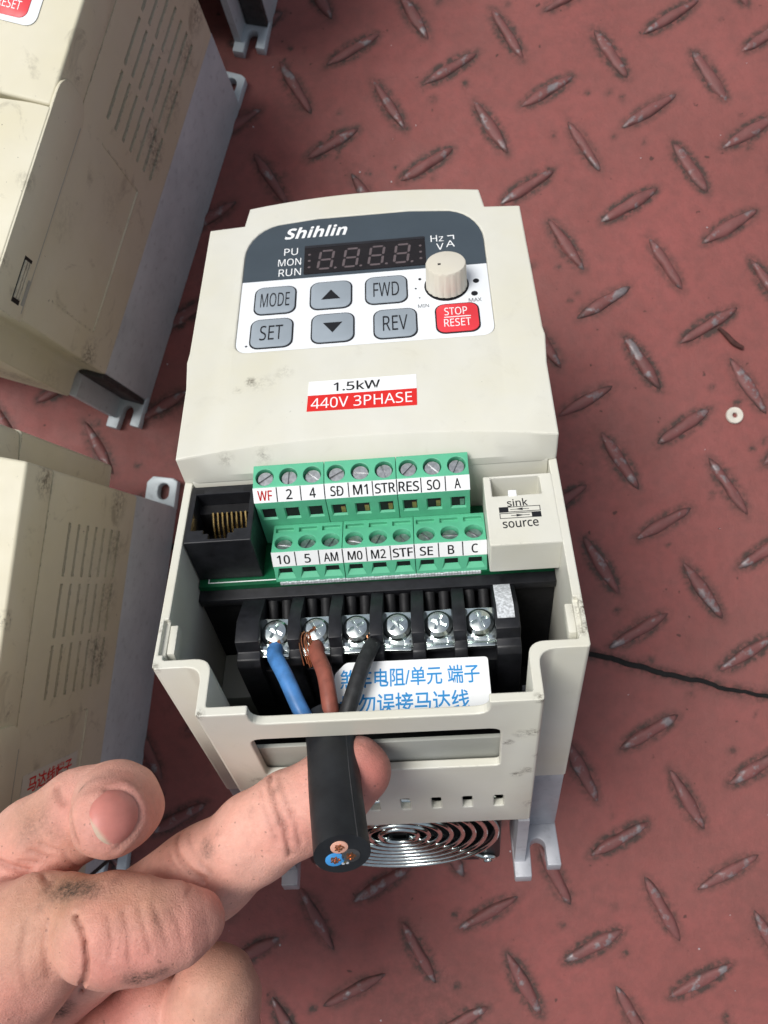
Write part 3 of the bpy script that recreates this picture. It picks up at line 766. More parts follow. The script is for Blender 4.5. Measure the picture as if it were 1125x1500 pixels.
    for sx in (-1, 1):
        bm = bmesh.new(); prism(bm, [(3.2, -5.0), (4.0, -1.6), (10.2, -1.4), (10.6, -4.4), (9.4, -5.4)], sx*38.7, sx*(38.7-1.5), 'x')
        obj('cover_clip', bm, 'cream', r, bevel=.2)
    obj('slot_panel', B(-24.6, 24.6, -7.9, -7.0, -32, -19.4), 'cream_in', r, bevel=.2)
    obj('vent_dark_backing', B(-29, 29, -6.9, -6.2, -54, -33), 'blackm', r)  # black sheet added behind the vents so their openings look dark
    # ---- warning sticker leaning between sill and terminal block
    fS = plane_fn((7.2, 0, -15.4), (1, 0, 0), (0, 1, .04))
    bm = bmesh.new(); prism(bm, round_poly([(-16.4, -6.5), (15.4, -6.5), (15.4, 7.4), (-13.2, 7.6), (-15.4, 5.2)], [.5, .5, .8, .8, .5]), 0, .12); ws = obj('warning_sticker', bm, 'white', r, fn=fS)
    fT = lambda x, y, h: fS(x, y, .12+h)
    for body, cx_, cy_, w_, h_ in (('煞车电阻/单元 端子', -.4, 3.9, 27.8, 4.1), ('切勿误接马达线', -1.6, -1.6, 25.4, 4.3)):
        text('lettering', body, 'blueink', ws, fT, cx_, cy_, w_, h_, thick=.03, bold=.012)
    # ---- heat sink
    def sink(par, z0, z1, mat):
        hk = bmesh.new()
        box(hk, 31.2, 40.3, .4, 121, z0, z1); hk2 = obj('heat_sink', hk, mat, par, bevel=.5)
        bm = bmesh.new(); box(bm, -40.3, -31.2, .4, 121, z0, z1); obj('side_wall', bm, mat, hk2, bevel=.5)
        obj('base_plate', B(-31.2, 31.2, 12, 121, z0+.05, z0+6), mat, hk2)
        for k in range(11):
            x = -27.5+5.5*k; obj('fin', B(x-.7, x+.7, 13, 120, z0+6, z1-.2), mat, hk2)
        for sx in (-1, 1):
            for yy, sy in ((0., 1), (121.4, -1)):
                # flange with a U slot; the inner prong is the longer one
                xs = [28.6, 33.0] if sy > 0 else [30.0, 33.2]
                if sy > 0:
                    out = [(28.4, 2), (28.4, -12.8), (32.7, -12.8), (33.0, -5.2)]
                    out += [(35.0+2.0*math.cos(math.pi*(1-i/8)), -5.2+2.0*math.sin(math.pi*(1-i/8))) for i in range(1, 8)]
                    out += [(37.0, -5.2), (37.0, -10.2), (40.6, -10.2), (40.3, 2)]
                    bm = PR([(x*sx, y) for x, y in (out if sx > 0 else out[::-1])], z0, z0+4.2)
                    obj('mounting_foot', bm, mat, hk2, bevel=.35)
                else:
                    a = [(29, 120), (40.4, 120), (40.4, 130.4), (38.5, 131.4), (31, 131.4), (29, 129)]
                    o = obj('mounting_foot', PR([(x*sx, y) for x, y in (a if sx > 0 else a[::-1])], z0, z0+4.2), mat, hk2)
                    cut = PR([(x*sx, y) for x, y in rrect(35.6, 126.2, 4.2, 6.0, 2.05, 6)][::sx], z0-1, z0+6); boolean(o, cut, .35)
            obj('rib', B(*( (28.6, 31.2) if sx > 0 else (-31.2, -28.6)), -9.0, 10, z0+4.2, z1-4), mat, hk2)
        return hk2
    sink(r, -99, -60.1, 'alu')
    # ---- fan
    fz = -73.5
    bm = bmesh.new(); prism(bm, rrect(0, fz, 50, 50, 3), -7.0, 4, 'y'); fan = obj('cooling_fan', bm, 'black', r)
    cut = bmesh.new(); prism(cut, circ(0, fz, 23.2, 48), -9, 2.5, 'y'); boolean(fan, cut, .3)
    obj('fan_hub', PR(circ(0, fz, 9, 32), -5.2, 2.6, 'y'), 'black', fan, bevel=.5)
    for k in range(7):
        a = 2*math.pi*k/7; bm = bmesh.new(); pts = []
        for rr_, tw_ in ((8.5, .0), (15, .14), (22.3, .3)):
            for s_ in (-.32, .32): pts.append((rr_*math.cos(a+tw_+s_), -1.2+s_*9, fz+rr_*math.sin(a+tw_+s_)))
        vs = [bm.verts.new(p) for p in pts]; 
        for i in (0, 2): bm.faces.new((vs[i], vs[i+1], vs[i+3], vs[i+2]))
        bmesh.ops.solidify(bm, geom=bm.faces[:], thickness=.8); obj('fan_blade', bm, 'black', fan)
    for k in range(8):
        bm = bmesh.new(); torus(bm, (0, -8.0, fz), 4.6+2.75*k, .68, 'y', 64, 10); obj('guard_ring', bm, 'chrome', fan, ang=80)
    for k in range(4):
        a = math.pi/4+k*math.pi/2; bm = bmesh.new()
        tube(bm, [(3*math.cos(a), -7.4, fz+3*math.sin(a)), (24*math.cos(a), -7.4, fz+24*math.sin(a)), (29.5*math.cos(a), -7.6, fz+29.5*math.sin(a))], .7, 10); obj('guard_spoke', bm, 'chrome', fan, ang=80)
        bm = bmesh.new(); torus(bm, (30.6*math.cos(a), -7.6, fz+30.6*math.sin(a)), 1.6, .7, 'y', 24, 8); obj('guard_eye', bm, 'chrome', fan, ang=80)
    return r
main = make_main()

# ------------------------------------------------------------------ power cable hooked over the finger
def make_cable():
    r = empty('power_cable', MAINM)
    tag(r, 'black rubber cable with blue, brown and black cores, cut end showing', 'cable')
    path = [(-9.6, -3.5, -17.0), (-8.4, -10.0, -15.6), (-7.1, -20.0, -12.8), (-5.1, -32.0, -8.6)]
    bm = bmesh.new(); tube(bm, path, 4.85, 40, sub=10); jk = obj('jacket', bm, 'rubber', r, bevel=0, ang=40)
    # soft rim on the cut face and the mould line along the jacket
    e = Vector(path[-1]); t_ = (e-Vector(path[-2])).normalized(); u = Vector((1, 0, 0)); u = (u-t_*u.dot(t_)).normalized(); v = t_.cross(u)
    if v.z < 0: v = -v
    pts = []
    q = [Vector(p) for p in path]
    for k in range(13):
        s_ = k/12; 
        p = q[1].lerp(q[3], s_) ; b = q[1]*(1-s_)**2+2*s_*(1-s_)*(q[2]*2-q[1]*.5-q[3]*.5)+q[3]*s_*s_
        pts.append(b+(u*.62+v*.785).normalized()*4.83)
    bm = bmesh.new(); tube(bm, pts, .1, 6); obj('mould_line', bm, 'greycut', jk)
    def on_end(a, b, h): return tuple(e+u*a+v*b+t_*h)
    for nm, cx, cy, rad, m in (('core_brown', -.3, 1.85, 1.5, 'pinkcut'), ('core_blue', -1.35, -1.1, 1.65, 'bluein'), ('core_black', 1.35, -.75, 1.65, 'greycut')):
        bm = PR(circ(cx, cy, rad, 28), -1, .14); c = obj(nm, bm, m, jk, bevel=.08, fn=lambda a, b, h: on_end(a, b, h))
        for k in range(16):
            a = k*2.4; rr_ = .21*math.sqrt(k); obj('copper_strand', PR(circ(cx+rr_*math.cos(a), cy+rr_*math.sin(a), .2, 8, a), .1, .16+.12*random.random()), 'copper', c, fn=lambda a, b, h: on_end(a, b, h))
    for k in range(3): obj('filler', PR(circ(.1+.35*k-.2, -2.35+.2*(k % 2), .28, 10), -.2, .18), ['dust', 'gold', 'dust'][k], jk, fn=lambda a, b, h: on_end(a, b, h))
    W = (('blue_core', 'blue', [(-20.6, 11.2, -14.2), (-20.2, 8.6, -12.8), (-17.4, 3.0, -11.2), (-13.8, -4.4, -13.0), (-11.2, -7.0, -16.2)], 1.62),
         ('brown_core', 'brown', [(-12.2, 11.4, -14.6), (-11.6, 8.6, -13.2), (-9.7, 3.4, -11.8), (-8.5, -3.6, -12.6), (-8.6, -7.0, -16.0)], 1.62),
         ('black_core', 'blackwire', [(-.3, 11.6, -14.6), (-1.0, 8.8, -12.6), (-2.7, 3.2, -11.4), (-5.2, -4.2, -12.8), (-6.6, -7.2, -16.0)], 1.6))
    for nm, m, pts, rad in W:
        bm = bmesh.new(); tube(bm, pts, rad, 20, sub=8); c = obj(nm, bm, m, r, ang=60)
        x, y, z = pts[0]
        for k in range(9):
            a = random.uniform(-.9, .9); bm = bmesh.new()
            tube(bm, [(x+a*1.3, y-.8, z+random.uniform(-.7, .9)), (x+a*1.5-.4, y+1.6, z+.3+random.uniform(-.3, .5)), (x-1.2+a*1.5, y+4.2, z-.6)], .17, 6); obj('copper_strand', bm, 'copper', c)
        if m == 'brown':
            for k in range(8):
                bm = bmesh.new(); x0 = -15.3+.33*k+random.uniform(-.15, .15)
                tube(bm, [(x0+.8, 15.8, -14.2+.1*k), (x0-.1, 13.0, -13.0+random.uniform(-.4, .3)), (x0+.2+.1*k, 10.2, -13.2+random.uniform(-.3, .4)), (x0+.9+.2*k, 7.0+random.uniform(-.8, .8), -14.6)], .13, 6, sub=5); obj('copper_strand', bm, 'copper', c)
    return r
make_cable()

# ------------------------------------------------------------------ the other inverters lying on their backs
def make_neighbour(p, label, dress):
    zt, zp, L = 106., 45., 121.
    r = empty('inverter', Matrix.Translation((p[0]*S, p[1]*S, 0)) @ Matrix.Rotation(p[2], 4, 'Z'))
    tag(r, label, 'inverter', 'inverters lying on their backs')
    hb = obj('housing', PR(round_poly(WPOLY, WRAD, 5), zp, zt), 'cream_old', r)
    cut = bmesh.new()
    for row in range(3):
        y0 = 62.0+16.2*row
        for c_ in range(7):
            z = 92.4-6.0*c_; box(cut, 33.0, 42, y0, y0+14.2, z-.75, z+.75)
    boolean(hb, cut, 0)
    # raised frame lines of the side panel
    for a in ((9.3, 55.4, 61.6, 62.5),): obj('panel_lip', B(40.4, 40.85, *a), 'cream_old', hb, bevel=.12)
    for a in ((9.0, 9.5, 62.5, 91), (55.2, 55.7, 62.5, 91)): obj('panel_lip', B(40.4, 40.65, *a), 'cream_old', hb)
    bm = bmesh.new(); box(bm, 40.35, 40.7, 3.2, 14.2, 105.9, 107.4)
    # lid and terminal cover
    lo = [(-40.6, 49.5), (-40.4, 121), (-31.2, 121.6), (-30.3, 130), (30.3, 130), (31.2, 121.6), (40.4, 121), (40.6, 49.5)]
    obj('front_cover', PR(round_poly(lo[::-1], [1, 1, 1, 2, 2, 1, 1, 1], 4), zt+.02, lambda x, y: 119.6+.01*(y-45)), 'cream_old', r, bevel=.9, seg=3)
    tc = [(x, y) for x, y in ((-40.9, -1.0), (40.9, -1.0), (40.9, 49.0), (36, 49.0), (0, 45.0), (-36, 49.0), (-40.9, 49.0))]
    tcv = obj('terminal_cover', PR(round_poly(tc, [1.5, 1.5, .5, 3, 20, 3, .5], 6), zt-.4, 120.2), 'cream_old', r, bevel=.9, seg=3)
    # skirt of the cover reaching down the side, with its rounded corner
    sk = round_poly([(-1.0, 104.0), (58.6, 104.0), (58.6, 120.0), (-1.0, 120.0)], [0, 9, 6, 0], 7)
    obj('cover_skirt', PR(sk, 40.42, 41.3, 'x'), 'cream_old', tcv, bevel=.3)
    obj('cover_groove', B(41.25, 41.34, 1, 52, 105.0, 105.35), 'cream_in', tcv)
    lt = obj('latch_window', B(41.2, 41.36, 2.4, 14.4, 107.6, 111.4), 'blackm', tcv)
    for k in range(3): obj('latch_tooth', B(41.3, 41.75, 3.6, 13.4, 108.0+1.15*k, 108.75+1.15*k), 'cream_old', lt, bevel=.1)
    obj('latch_slot', B(41.28, 41.42, 2.9, 9.6, 105.6, 106.6), 'cream_in', tcv)
    # keypad corner
    zf = lambda x, y, z: (x, y, z+119.75+.01*(y-45))
    kp = obj('keypad_panel', PR(rrect(0, 92, 61.4, 49.5, 2.8), -.05, .12), 'panelwhite', r, fn=zf)
    obj('dark_band', PR(rrect(0, 108, 60.0, 17, 2.5), .12, .16), 'paneldark', kp, fn=zf)
    for x, y, m in ((22.9, 73.4, 'buttonred'), (7.4, 75.0, 'button'), (-7.3, 75, 'button'), (-21.8, 75, 'button')):
        b = obj('push_button', PR(rrect(x, y, 10.2, 9.4, 2.2), .1, .3), m, r, bevel=.12, fn=zf)
        if m == 'buttonred':
            fz_ = lambda X, Y, h: (X, Y, zf(X, Y, .3)[2]+h)
            text('legend', 'STOP', 'white', b, fz_, x, y+1.9, 5.3, 2.4); text('legend', 'RESET', 'white', b, fz_, x, y-1.7, 6.2, 2.4)
    # heat sink with feet
    src = next(c for c in main.children if c.name.startswith('heat_sink'))
    hk = copy_tree(src, r)
    for o in [hk]+list(hk.children):
        o.data = nb_mesh(o.data)
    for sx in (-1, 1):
        x0, x1 = (31.5, 40.1) if sx > 0 else (-40.1, -31.5); obj('end_shade', B(x0, x1, -1.6, .35, 4.3, 44.8), 'shade_charcoal', r, bevel=.4)  # dark slabs added as painted shade over the metal end faces
    if dress == 'sticker':
        fs = plane_fn((40.55, 38.5, 82), (0, 0, -1), (0, 1, 0))
        st = obj('notice_sticker', PR(rrect(0, 0, 34, 11, .4), 0, .08), 'cream', r, fn=fs)
        text('lettering', '马达线端子', 'redink', st, lambda x, y, h: fs(x, y, .08+h), 0, 2.3, 27, 4.2, thick=.04, bold=.02)
        text('lettering', '切勿误接', 'redink', st, lambda x, y, h: fs(x, y, .08+h), -1, -3.2, 22, 4.0, thick=.04, bold=.02)
    return r
_nbm = {}
def nb_mesh(me):
    if me.name in _nbm: return _nbm[me.name]
    m2 = me.copy(); n = len(m2.vertices); co = np.empty(n*3, np.float32); m2.vertices.foreach_get('co', co); co = co.reshape(-1, 3)
    z = co[:, 2]/S+99                                          # 0 on the floor .. 38.9 under the housing
    co[:, 2] = np.where(z > 8, z*45/38.9, z)*S
    m2.vertices.foreach_set('co', co.ravel()); m2.update()
    m2.materials.clear(); m2.materials.append(M['alu_old']); _nbm[me.name] = m2; return m2

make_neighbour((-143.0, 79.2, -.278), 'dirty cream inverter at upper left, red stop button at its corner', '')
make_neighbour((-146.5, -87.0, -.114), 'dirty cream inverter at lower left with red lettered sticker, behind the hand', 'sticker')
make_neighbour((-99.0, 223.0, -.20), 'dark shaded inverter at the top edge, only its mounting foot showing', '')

# ------------------------------------------------------------------ small litter
bm = bmesh.new(); lathe(bm, [(1.0, .02), (2.9, .02), (3.1, .5), (2.9, 1.2), (1.3, 1.35), (1.0, 1.1)], n=32)
bm2 = bmesh.new()
def ring_washer():
    bm = bmesh.new(); prof = [(.95, .1), (2.9, .1), (3.1, .5), (2.9, 1.2), (1.3, 1.3), (.95, 1.1)]
    rings = [[bm.verts.new((r_*math.cos(2*math.pi*k/32), r_*math.sin(2*math.pi*k/32), z)) for k in range(32)] for r_, z in prof]
    for i in range(len(rings)):
        a, b = rings[i], rings[(i+1) % len(rings)]
        for k in range(32): bm.faces.new((a[k], a[(k+1) % 32], b[(k+1) % 32], b[k]))
    o = obj('nylon_washer', bm, 'nylon', ang=40); o.location = (112.4*S, 61.4*S, 0)
    tag(o, 'small round white washer lying on the red plate', 'washer')
bm.free(); bm2.free(); ring_washer()
bm = bmesh.new(); tube(bm, [(107.5, 94.0, 1.0), (110.2, 91.4, 1.0), (113.0, 88.2, 1.0), (116.2, 86.2, 1.0)], [.5, .9, 1.0, .7], 10, sub=4)
tag(obj('dark_scrap', bm, 'scrap'), 'short dark brown scrap touching a lug at the right', 'scrap')
bm = bmesh.new()
for k in range(90):
    x, y, s_ = random.uniform(-150, 160), random.uniform(-190, 220), random.uniform(.1, .36)
    v = bmesh.ops.create_icosphere(bm, subdivisions=1, radius=s_, matrix=Matrix.Translation((x, y, s_*.4)))['verts']
    for q in v: q.co += Vector([random.uniform(-.3, .3)*s_ for _ in range(3)])
tag(obj('grit', bm, 'dust', ang=10), 'pale grit scattered over the red plates', 'grit', None, 'stuff')

# ------------------------------------------------------------------ the hand (one continuous skin grown from a distance field)
CR = np.array(CAMR); CO = np.array([0, 0, H])
def at(x, y, d):                                               # picture point of the 1125 x 1500 photograph + distance -> place in the scene (mm)
    return CR@np.array([(x-562.5)/1250*d, -(y-750)/1250*d, -d])+CO

def skin_material():
    t = NT('skin')
    a = t.attr('tone'); rgb = a.outputs['Color']
    n1 = t.ramp(t.noise(160, 5), [(.3, .90), (.7, 1.06)]); n2 = t.ramp(t.noise(900, 4, .65), [(.3, .92), (.72, 1.05)])
    c = t.mix(1.0, t.mix(1.0, rgb, n1, 'MULTIPLY'), n2, 'MULTIPLY')
    red = t.ramp(t.noise(120, 3, dist=.6), [(.45, 0.), (.75, .32)])
    c = t.mix(red, c, t.mix(1.0, c, (1.0, .72, .66, 1), 'MULTIPLY'))
    # dirt: mask painted as stains on the skin, broken up by grain
    d = t.attr('dirt').outputs['Fac']
    dn = t.ramp(t.noise(1500, 5, .75), [(.36, .35), (.62, 1.)])
    c = t.mix(t.math('MULTIPLY', d, dn), c, (.045, .032, .024, 1))
    sp = t.ramp(t.noise(1100, 1, .4), [(.735, 0.), (.77, 1.)])
    c = t.mix(t.math('MULTIPLY', sp, .45), c, (.14, .07, .05, 1))
    t.set(c, t.ramp(t.noise(500, 4), [(.2, .46), (.8, .66)]), 0, .4)
    b = t.b; b.inputs['Subsurface Weight'].default_value = .13
    b.inputs['Subsurface Radius'].default_value = (1.0, .36, .2); b.inputs['Subsurface Scale'].default_value = 2.2*S
    v = t.n('TexVoronoi', feature='DISTANCE_TO_EDGE'); v.inputs['Scale'].default_value = 1700; t.l(t.tc.outputs['Object'], v.inputs['Vector'])
    wv = t.noise(700, 6, .7, dist=.8)
    hgt = t.math('ADD', t.math('MULTIPLY', v.outputs['Distance'], .5), t.math('MULTIPLY', wv, 1.0))
    t.bump(hgt, .75, .26); return t.m
M['skin'] = skin_material()
def nail_material():
    t = NT('fingernail'); rgb = t.attr('tone').outputs['Color']
    n = t.ramp(t.noise(400, 4), [(.3, .9), (.7, 1.05)])
    t.set(t.mix(1.0, rgb, n, 'MULTIPLY'), .46, 0, .4)
    t.b.inputs['Subsurface Weight'].default_value = .15; t.b.inputs['Subsurface Scale'].default_value = 1.2*S
    t.bump(t.noise(700, 3), .12, .1); return t.m
M['nail'] = nail_material()

def make_hand():
    PXM = lambda rp, d: rp*d/1250                               # radius in picture px at distance d -> mm
    J = lambda x, y, d, rp: (at(x, y, d), PXM(rp, d))
    digits = [
        # pointing finger under the cable
        dict(k=3.0, j=[J(60, 1440, 186, 74), J(175, 1360, 178, 68), J(262, 1304, 171, 64), J(300, 1281, 169, 66), J(372, 1228, 166, 61), J(425, 1194, 164.5, 60), J(482, 1160, 163.5, 57), J(520, 1131, 163, 52)]),
        # thumb across it, pad towards the camera
        dict(k=3.5, j=[J(-90, 1512, 172, 138), J(20, 1396, 160, 98), J(64, 1372, 156.5, 82)]),
        dict(k=3.0, j=[J(60, 1346, 156, 62), J(150, 1341, 153, 56)]),
        dict(k=3.5, j=[J(148, 1364, 152.3, 74), J(174, 1362, 151.5, 73), J(226, 1360, 151, 62), J(266, 1352, 152.3, 50), J(292, 1345, 153.8, 36)]),
        # curled finger at the top: back of it ...
        dict(k=3.0, j=[J(-120, 1380, 180, 90), J(-20, 1300, 176, 78), J(62, 1232, 173, 64), J(120, 1190, 171, 60), J(165, 1176, 168, 58)]),
        # ... and its last joint bending back towards the camera
        dict(k=2.5, j=[J(167, 1176, 167, 59), J(172, 1182, 160, 61), J(160, 1198, 152.5, 53), J(152, 1206, 150, 45)]),
        # lower curled finger
        dict(k=3.0, j=[J(270, 1640, 192, 95), J(300, 1530, 186, 78), J(314, 1470, 181, 66), J(318, 1446, 179, 58)]),
        # finger behind it
        dict(k=3.0, j=[J(120, 1620, 200, 100), J(185, 1530, 190, 80), J(228, 1478, 185, 56)]),
        # palm and wrist out of the frame
        dict(k=6.0, j=[J(-30, 1420, 190, 95), J(-110, 1480, 190, 140), J(-260, 1600, 190, 190), J(-420, 1720, 188, 200)]),
    ]
    allp = np.array([p for dg in digits for p, r in dg['j']]); allr = np.array([r for dg in digits for p, r in dg['j']])
    lo = (allp-allr[:, None]).min(0)-3; hi = (allp+allr[:, None]).max(0)+3
    h = .53; dims = np.ceil((hi-lo)/h).astype(int)+1

    def cone(P, a, ra, b, rb):
        ab = b-a; L2 = ab@ab; t_ = np.clip(((P-a)@ab)/L2, 0, 1)
        return np.linalg.norm(P-a-t_[..., None]*ab, axis=-1)-(ra+(rb-ra)*t_)
    def smin(a, b, k):
        hh = np.maximum(k-np.abs(a-b), 0)/k; return np.minimum(a, b)-hh*hh*k*.25
    def sdf(P, use=None):
        D = None
        for i, dg in enumerate(digits):
            if use is not None and not use[i]: continue
            d = None
            js = dg['j']
            for (a, ra), (b, rb) in zip(js, js[1:]):
                c = cone(P, a, ra, b, rb); d = c if d is None else smin(d, c, dg['k'])
            D = d if D is None else smin(D, d, [0, .9, 2.5, .7, 2.5, 1.4, .9, 1.0, 6.0][i])
        return D
    def hit(x, y, d0=125):                                     # surface point of the hand along a line of sight
        d = CR@np.array([(x-562.5)/1250, -(y-750)/1250, -1.]); dl = np.linalg.norm(d); d /= dl; p = CO+d*d0*dl
        for _ in range(80):
            q = float(base_sdf(p[None])[0]); p = p+d*q
            if q < .01: break
        return p
    base_sdf = sdf; vw = CR@np.array([0, 0, 1.])
    GR = [([(112, 1346), (119, 1362), (124, 1382), (127, 1408), (126, 1426), (122, 1440), (118, 1452)], 1.25, .8, 1.2),       # fold at the thumb's joint
          ([(258, 1232), (262, 1256), (278, 1276), (298, 1290)], .75, .8, 1.), ([(246, 1252), (258, 1274), (280, 1300)], .4, .7, 1.), ([(276, 1224), (286, 1254), (310, 1280)], .35, .7, 1.),
          ([(396, 1146), (404, 1180), (418, 1212), (424, 1250)], .65, .75, 1.), ([(410, 1142), (422, 1176), (434, 1206), (440, 1236)], .4, .7, 1.), ([(384, 1160), (392, 1196), (408, 1234)], .3, .7, 1.),
          ([(82, 1158), (92, 1176), (102, 1192), (103, 1212), (112, 1232)], .8, 1.1, 1.), ([(0, 1264), (40, 1276), (74, 1294)], .8, 1.0, 1.), ([(28, 1262), (56, 1262), (84, 1286)], .35, .8, 1.), ([(44, 1246), (72, 1256), (98, 1278)], .35, .8, 1.), ([(60, 1236), (92, 1248), (114, 1268)], .3, .7, 1.),
          ([(204, 1330), (212, 1360), (222, 1396)], .28, .6, 1.), ([(224, 1326), (238, 1358), (247, 1386)], .24, .6, 1.), ([(158, 1342), (164, 1376), (160, 1406)], .22, .6, 1.), ([(182, 1336), (189, 1370), (190, 1410)], .24, .6, 1.), ([(250, 1332), (262, 1352), (266, 1372)], .18, .5, 1.),
          ([(70, 1350), (66, 1390), (72, 1430)], .25, .9, 1.), ([(40, 1350), (30, 1400), (40, 1450)], .25, 1.0, 1.)]
    GP = [(np.array([hit(*q) for q in pts]), dep, wd, pw) for pts, dep, wd, pw in GR]
    def sdf(P, use=None):
        D = base_sdf(P, use); sh = D.shape; Pf = P.reshape(-1, 3); add = np.zeros(len(Pf))
        for L_, dep, wd, pw in GP:
            m = ((Pf > L_.min(0)-4) & (Pf < L_.max(0)+4)).all(1)
            if not m.any(): continue
            Q_ = Pf[m]; best = np.full(len(Q_), 1e9)
            for a, b in zip(L_, L_[1:]):
                ab = b-a; t_ = np.clip(((Q_-a)@ab)/(ab@ab+1e-9), 0, 1); r_ = Q_-a-t_[:, None]*ab
                dv_ = r_@vw; best = np.minimum(best, np.sqrt(np.maximum((r_*r_).sum(1)-dv_*dv_, 0))+np.maximum(np.abs(dv_)-3.5, 0))
            add[m] += dep*np.clip(1-best/wd, 0, 1)**pw
        return D+add.reshape(sh)
    xs, ys, zs = [lo[i]+h*np.arange(dims[i]) for i in range(3)]
    F = np.empty(dims, np.float32); bs = 10
    for i in range(0, dims[0], bs):
        for j in range(0, dims[1], bs):
            for k in range(0, dims[2], bs):
                X_, Y_, Z_ = xs[i:i+bs], ys[j:j+bs], zs[k:k+bs]
                cs_ = np.array([[X_.mean(), Y_.mean(), Z_.mean()]]); rb = bs*h*.9
                dv = np.array([min(float(cone(cs_, a, ra, b, rb_)[0]) for (a, ra), (b, rb_) in zip(dg['j'], dg['j'][1:])) for dg in digits])
                cv = dv.min()
                if cv > rb+4 or cv < -rb-8: F[i:i+bs, j:j+bs, k:k+bs] = cv
                else: F[i:i+bs, j:j+bs, k:k+bs] = sdf(np.stack(np.meshgrid(X_, Y_, Z_, indexing='ij'), -1), dv < cv+2*rb+8)
    # naive surface nets
    s = F < 0; nx, ny, nz = dims
    cs = [(a, b, c) for a in (0, 1) for b in (0, 1) for c in (0, 1)]
    sl = lambda A, o: A[o[0]:nx-1+o[0], o[1]:ny-1+o[1], o[2]:nz-1+o[2]]
    cnt = sum(sl(s, o).astype(np.int8) for o in cs); act = (cnt > 0) & (cnt < 8)
    ids = np.argwhere(act); acc = np.zeros((len(ids), 3)); num = np.zeros(len(ids))
    def val(o): return F[ids[:, 0]+o[0], ids[:, 1]+o[1], ids[:, 2]+o[2]]
    for o in cs:
        for ax in range(3):
            if o[ax]: continue
            o2 = list(o); o2[ax] = 1; a, b = val(o), val(o2); m = (a < 0) != (b < 0)
            t_ = np.where(m, a/np.where(m, a-b, 1), 0); p = np.tile(np.array(o, float), (len(ids), 1)); p[:, ax] = t_
            acc[m] += p[m]; num[m] += 1
    V = lo+(ids+acc/num[:, None])*h
    vid = -np.ones(act.shape, int); vid[act] = np.arange(len(ids))
    Q = []
    for ax in range(3):
        o = [0, 0, 0]; o[ax] = 1
        A = s[:nx-o[0], :ny-o[1], :nz-o[2]]; Bq = s[o[0]:, o[1]:, o[2]:]; e = np.argwhere(A != Bq)
        b1, b2 = [i for i in range(3) if i != ax]
        e = e[(e[:, b1] > 0) & (e[:, b2] > 0) & (e[:, b1] < act.shape[b1]) & (e[:, b2] < act.shape[b2])]
        fl = A[e[:, 0], e[:, 1], e[:, 2]]
        def g(d1, d2):
            q = e.copy(); q[:, b1] -= d1; q[:, b2] -= d2; return vid[q[:, 0], q[:, 1], q[:, 2]]
        quad = np.stack([g(1, 1), g(0, 1), g(0, 0), g(1, 0)], -1)
        if ax == 1: fl = ~fl
        quad[~fl] = quad[~fl][:, ::-1]; Q.append(quad)
    Q = np.concatenate(Q); Q = Q[(Q >= 0).all(1)]
    def grad(P):
        e = .15; K = np.array([(1, -1, -1), (-1, -1, 1), (-1, 1, -1), (1, 1, 1)], float); g_ = np.zeros_like(P)
        for k_ in K: g_ += k_*sdf(P+k_*e)[:, None]
        return g_
    N = grad(V); N /= np.linalg.norm(N, axis=1)[:, None]+1e-9; V = V-N*np.clip(sdf(V), -.4, .4)[:, None]

    def hits(xy, d0=125):
        d = np.c_[(xy[:, 0]-562.5)/1250, -(xy[:, 1]-750)/1250, -np.ones(len(xy))]@CR.T; dl = np.linalg.norm(d, axis=1)[:, None]; d = d/dl; p = CO+d*d0*dl
        for _ in range(45): p = p+d*sdf(p)[:, None]
        return p
    def polydist(P, pts):
        best = np.full(len(P), 1e9)
        for a, b in zip(pts, pts[1:]):
            ab = b-a; t_ = np.clip(((P-a)@ab)/(ab@ab+1e-9), 0, 1); best = np.minimum(best, np.linalg.norm(P-a-t_[:, None]*ab, axis=1))
        return best
    off = np.zeros(len(V))
    # slow bumps of flesh
    ph = rng.uniform(0, 6, (8, 4))
    for k in range(8):
        w_ = rng.normal(0, .35, 3); off += .08*np.sin(V@w_+ph[k, 0])
    # raised skin fold round the nail
    outl = [(157, 1157), (177, 1156), (194, 1166), (203, 1182), (203, 1200), (193, 1221), (173, 1239), (158, 1241), (143, 1230), (132, 1210), (128, 1192), (135, 1174), (146, 1163)]
    fold_l = [hit(*q) for q in [(140, 1164), (157, 1152), (179, 1150), (199, 1161), (210, 1181), (210, 1203), (198, 1226), (178, 1243)]]
    dd = polydist(V, fold_l); off -= .42*np.exp(-(dd/1.2)**2)
    dd = polydist(V, [hit(*q) for q in outl[:7]]); off += .4*np.exp(-(dd/.5)**2)
    V = V-N*off[:, None]
    # ---- skin tone and dirt per vertex
    base = np.array(srgb(222, 168, 151)[:3]); pink = np.array(srgb(196, 122, 112)[:3]); tan = np.array(srgb(184, 140, 112)[:3])
    def blob(x, y, r_, d0=125): return np.exp(-(np.linalg.norm(V-hit(x, y, d0), axis=1)/r_)**2)
    pk = np.zeros(len(V))
    for x, y, r_, a in ((545, 1130, 9, .9), (500, 1150, 8, .6), (425, 1225, 5, .5), (310, 1310, 5, .5), (250, 1370, 10, .6), (190, 1395, 11, .75), (150, 1425, 9, .7), (120, 1400, 6, .6), (20, 1470, 14, .55), (95, 1190, 6, .5), (150, 1240, 7, .55), (180, 1150, 7, .5), (215, 1180, 7, .55), (130, 1235, 8, .5), (60, 1460, 12, .45), (30, 1280, 8, .5), (170, 1480, 10, .75)):
        pk = np.maximum(pk, a*blob(x, y, r_))
    tn = np.zeros(len(V))
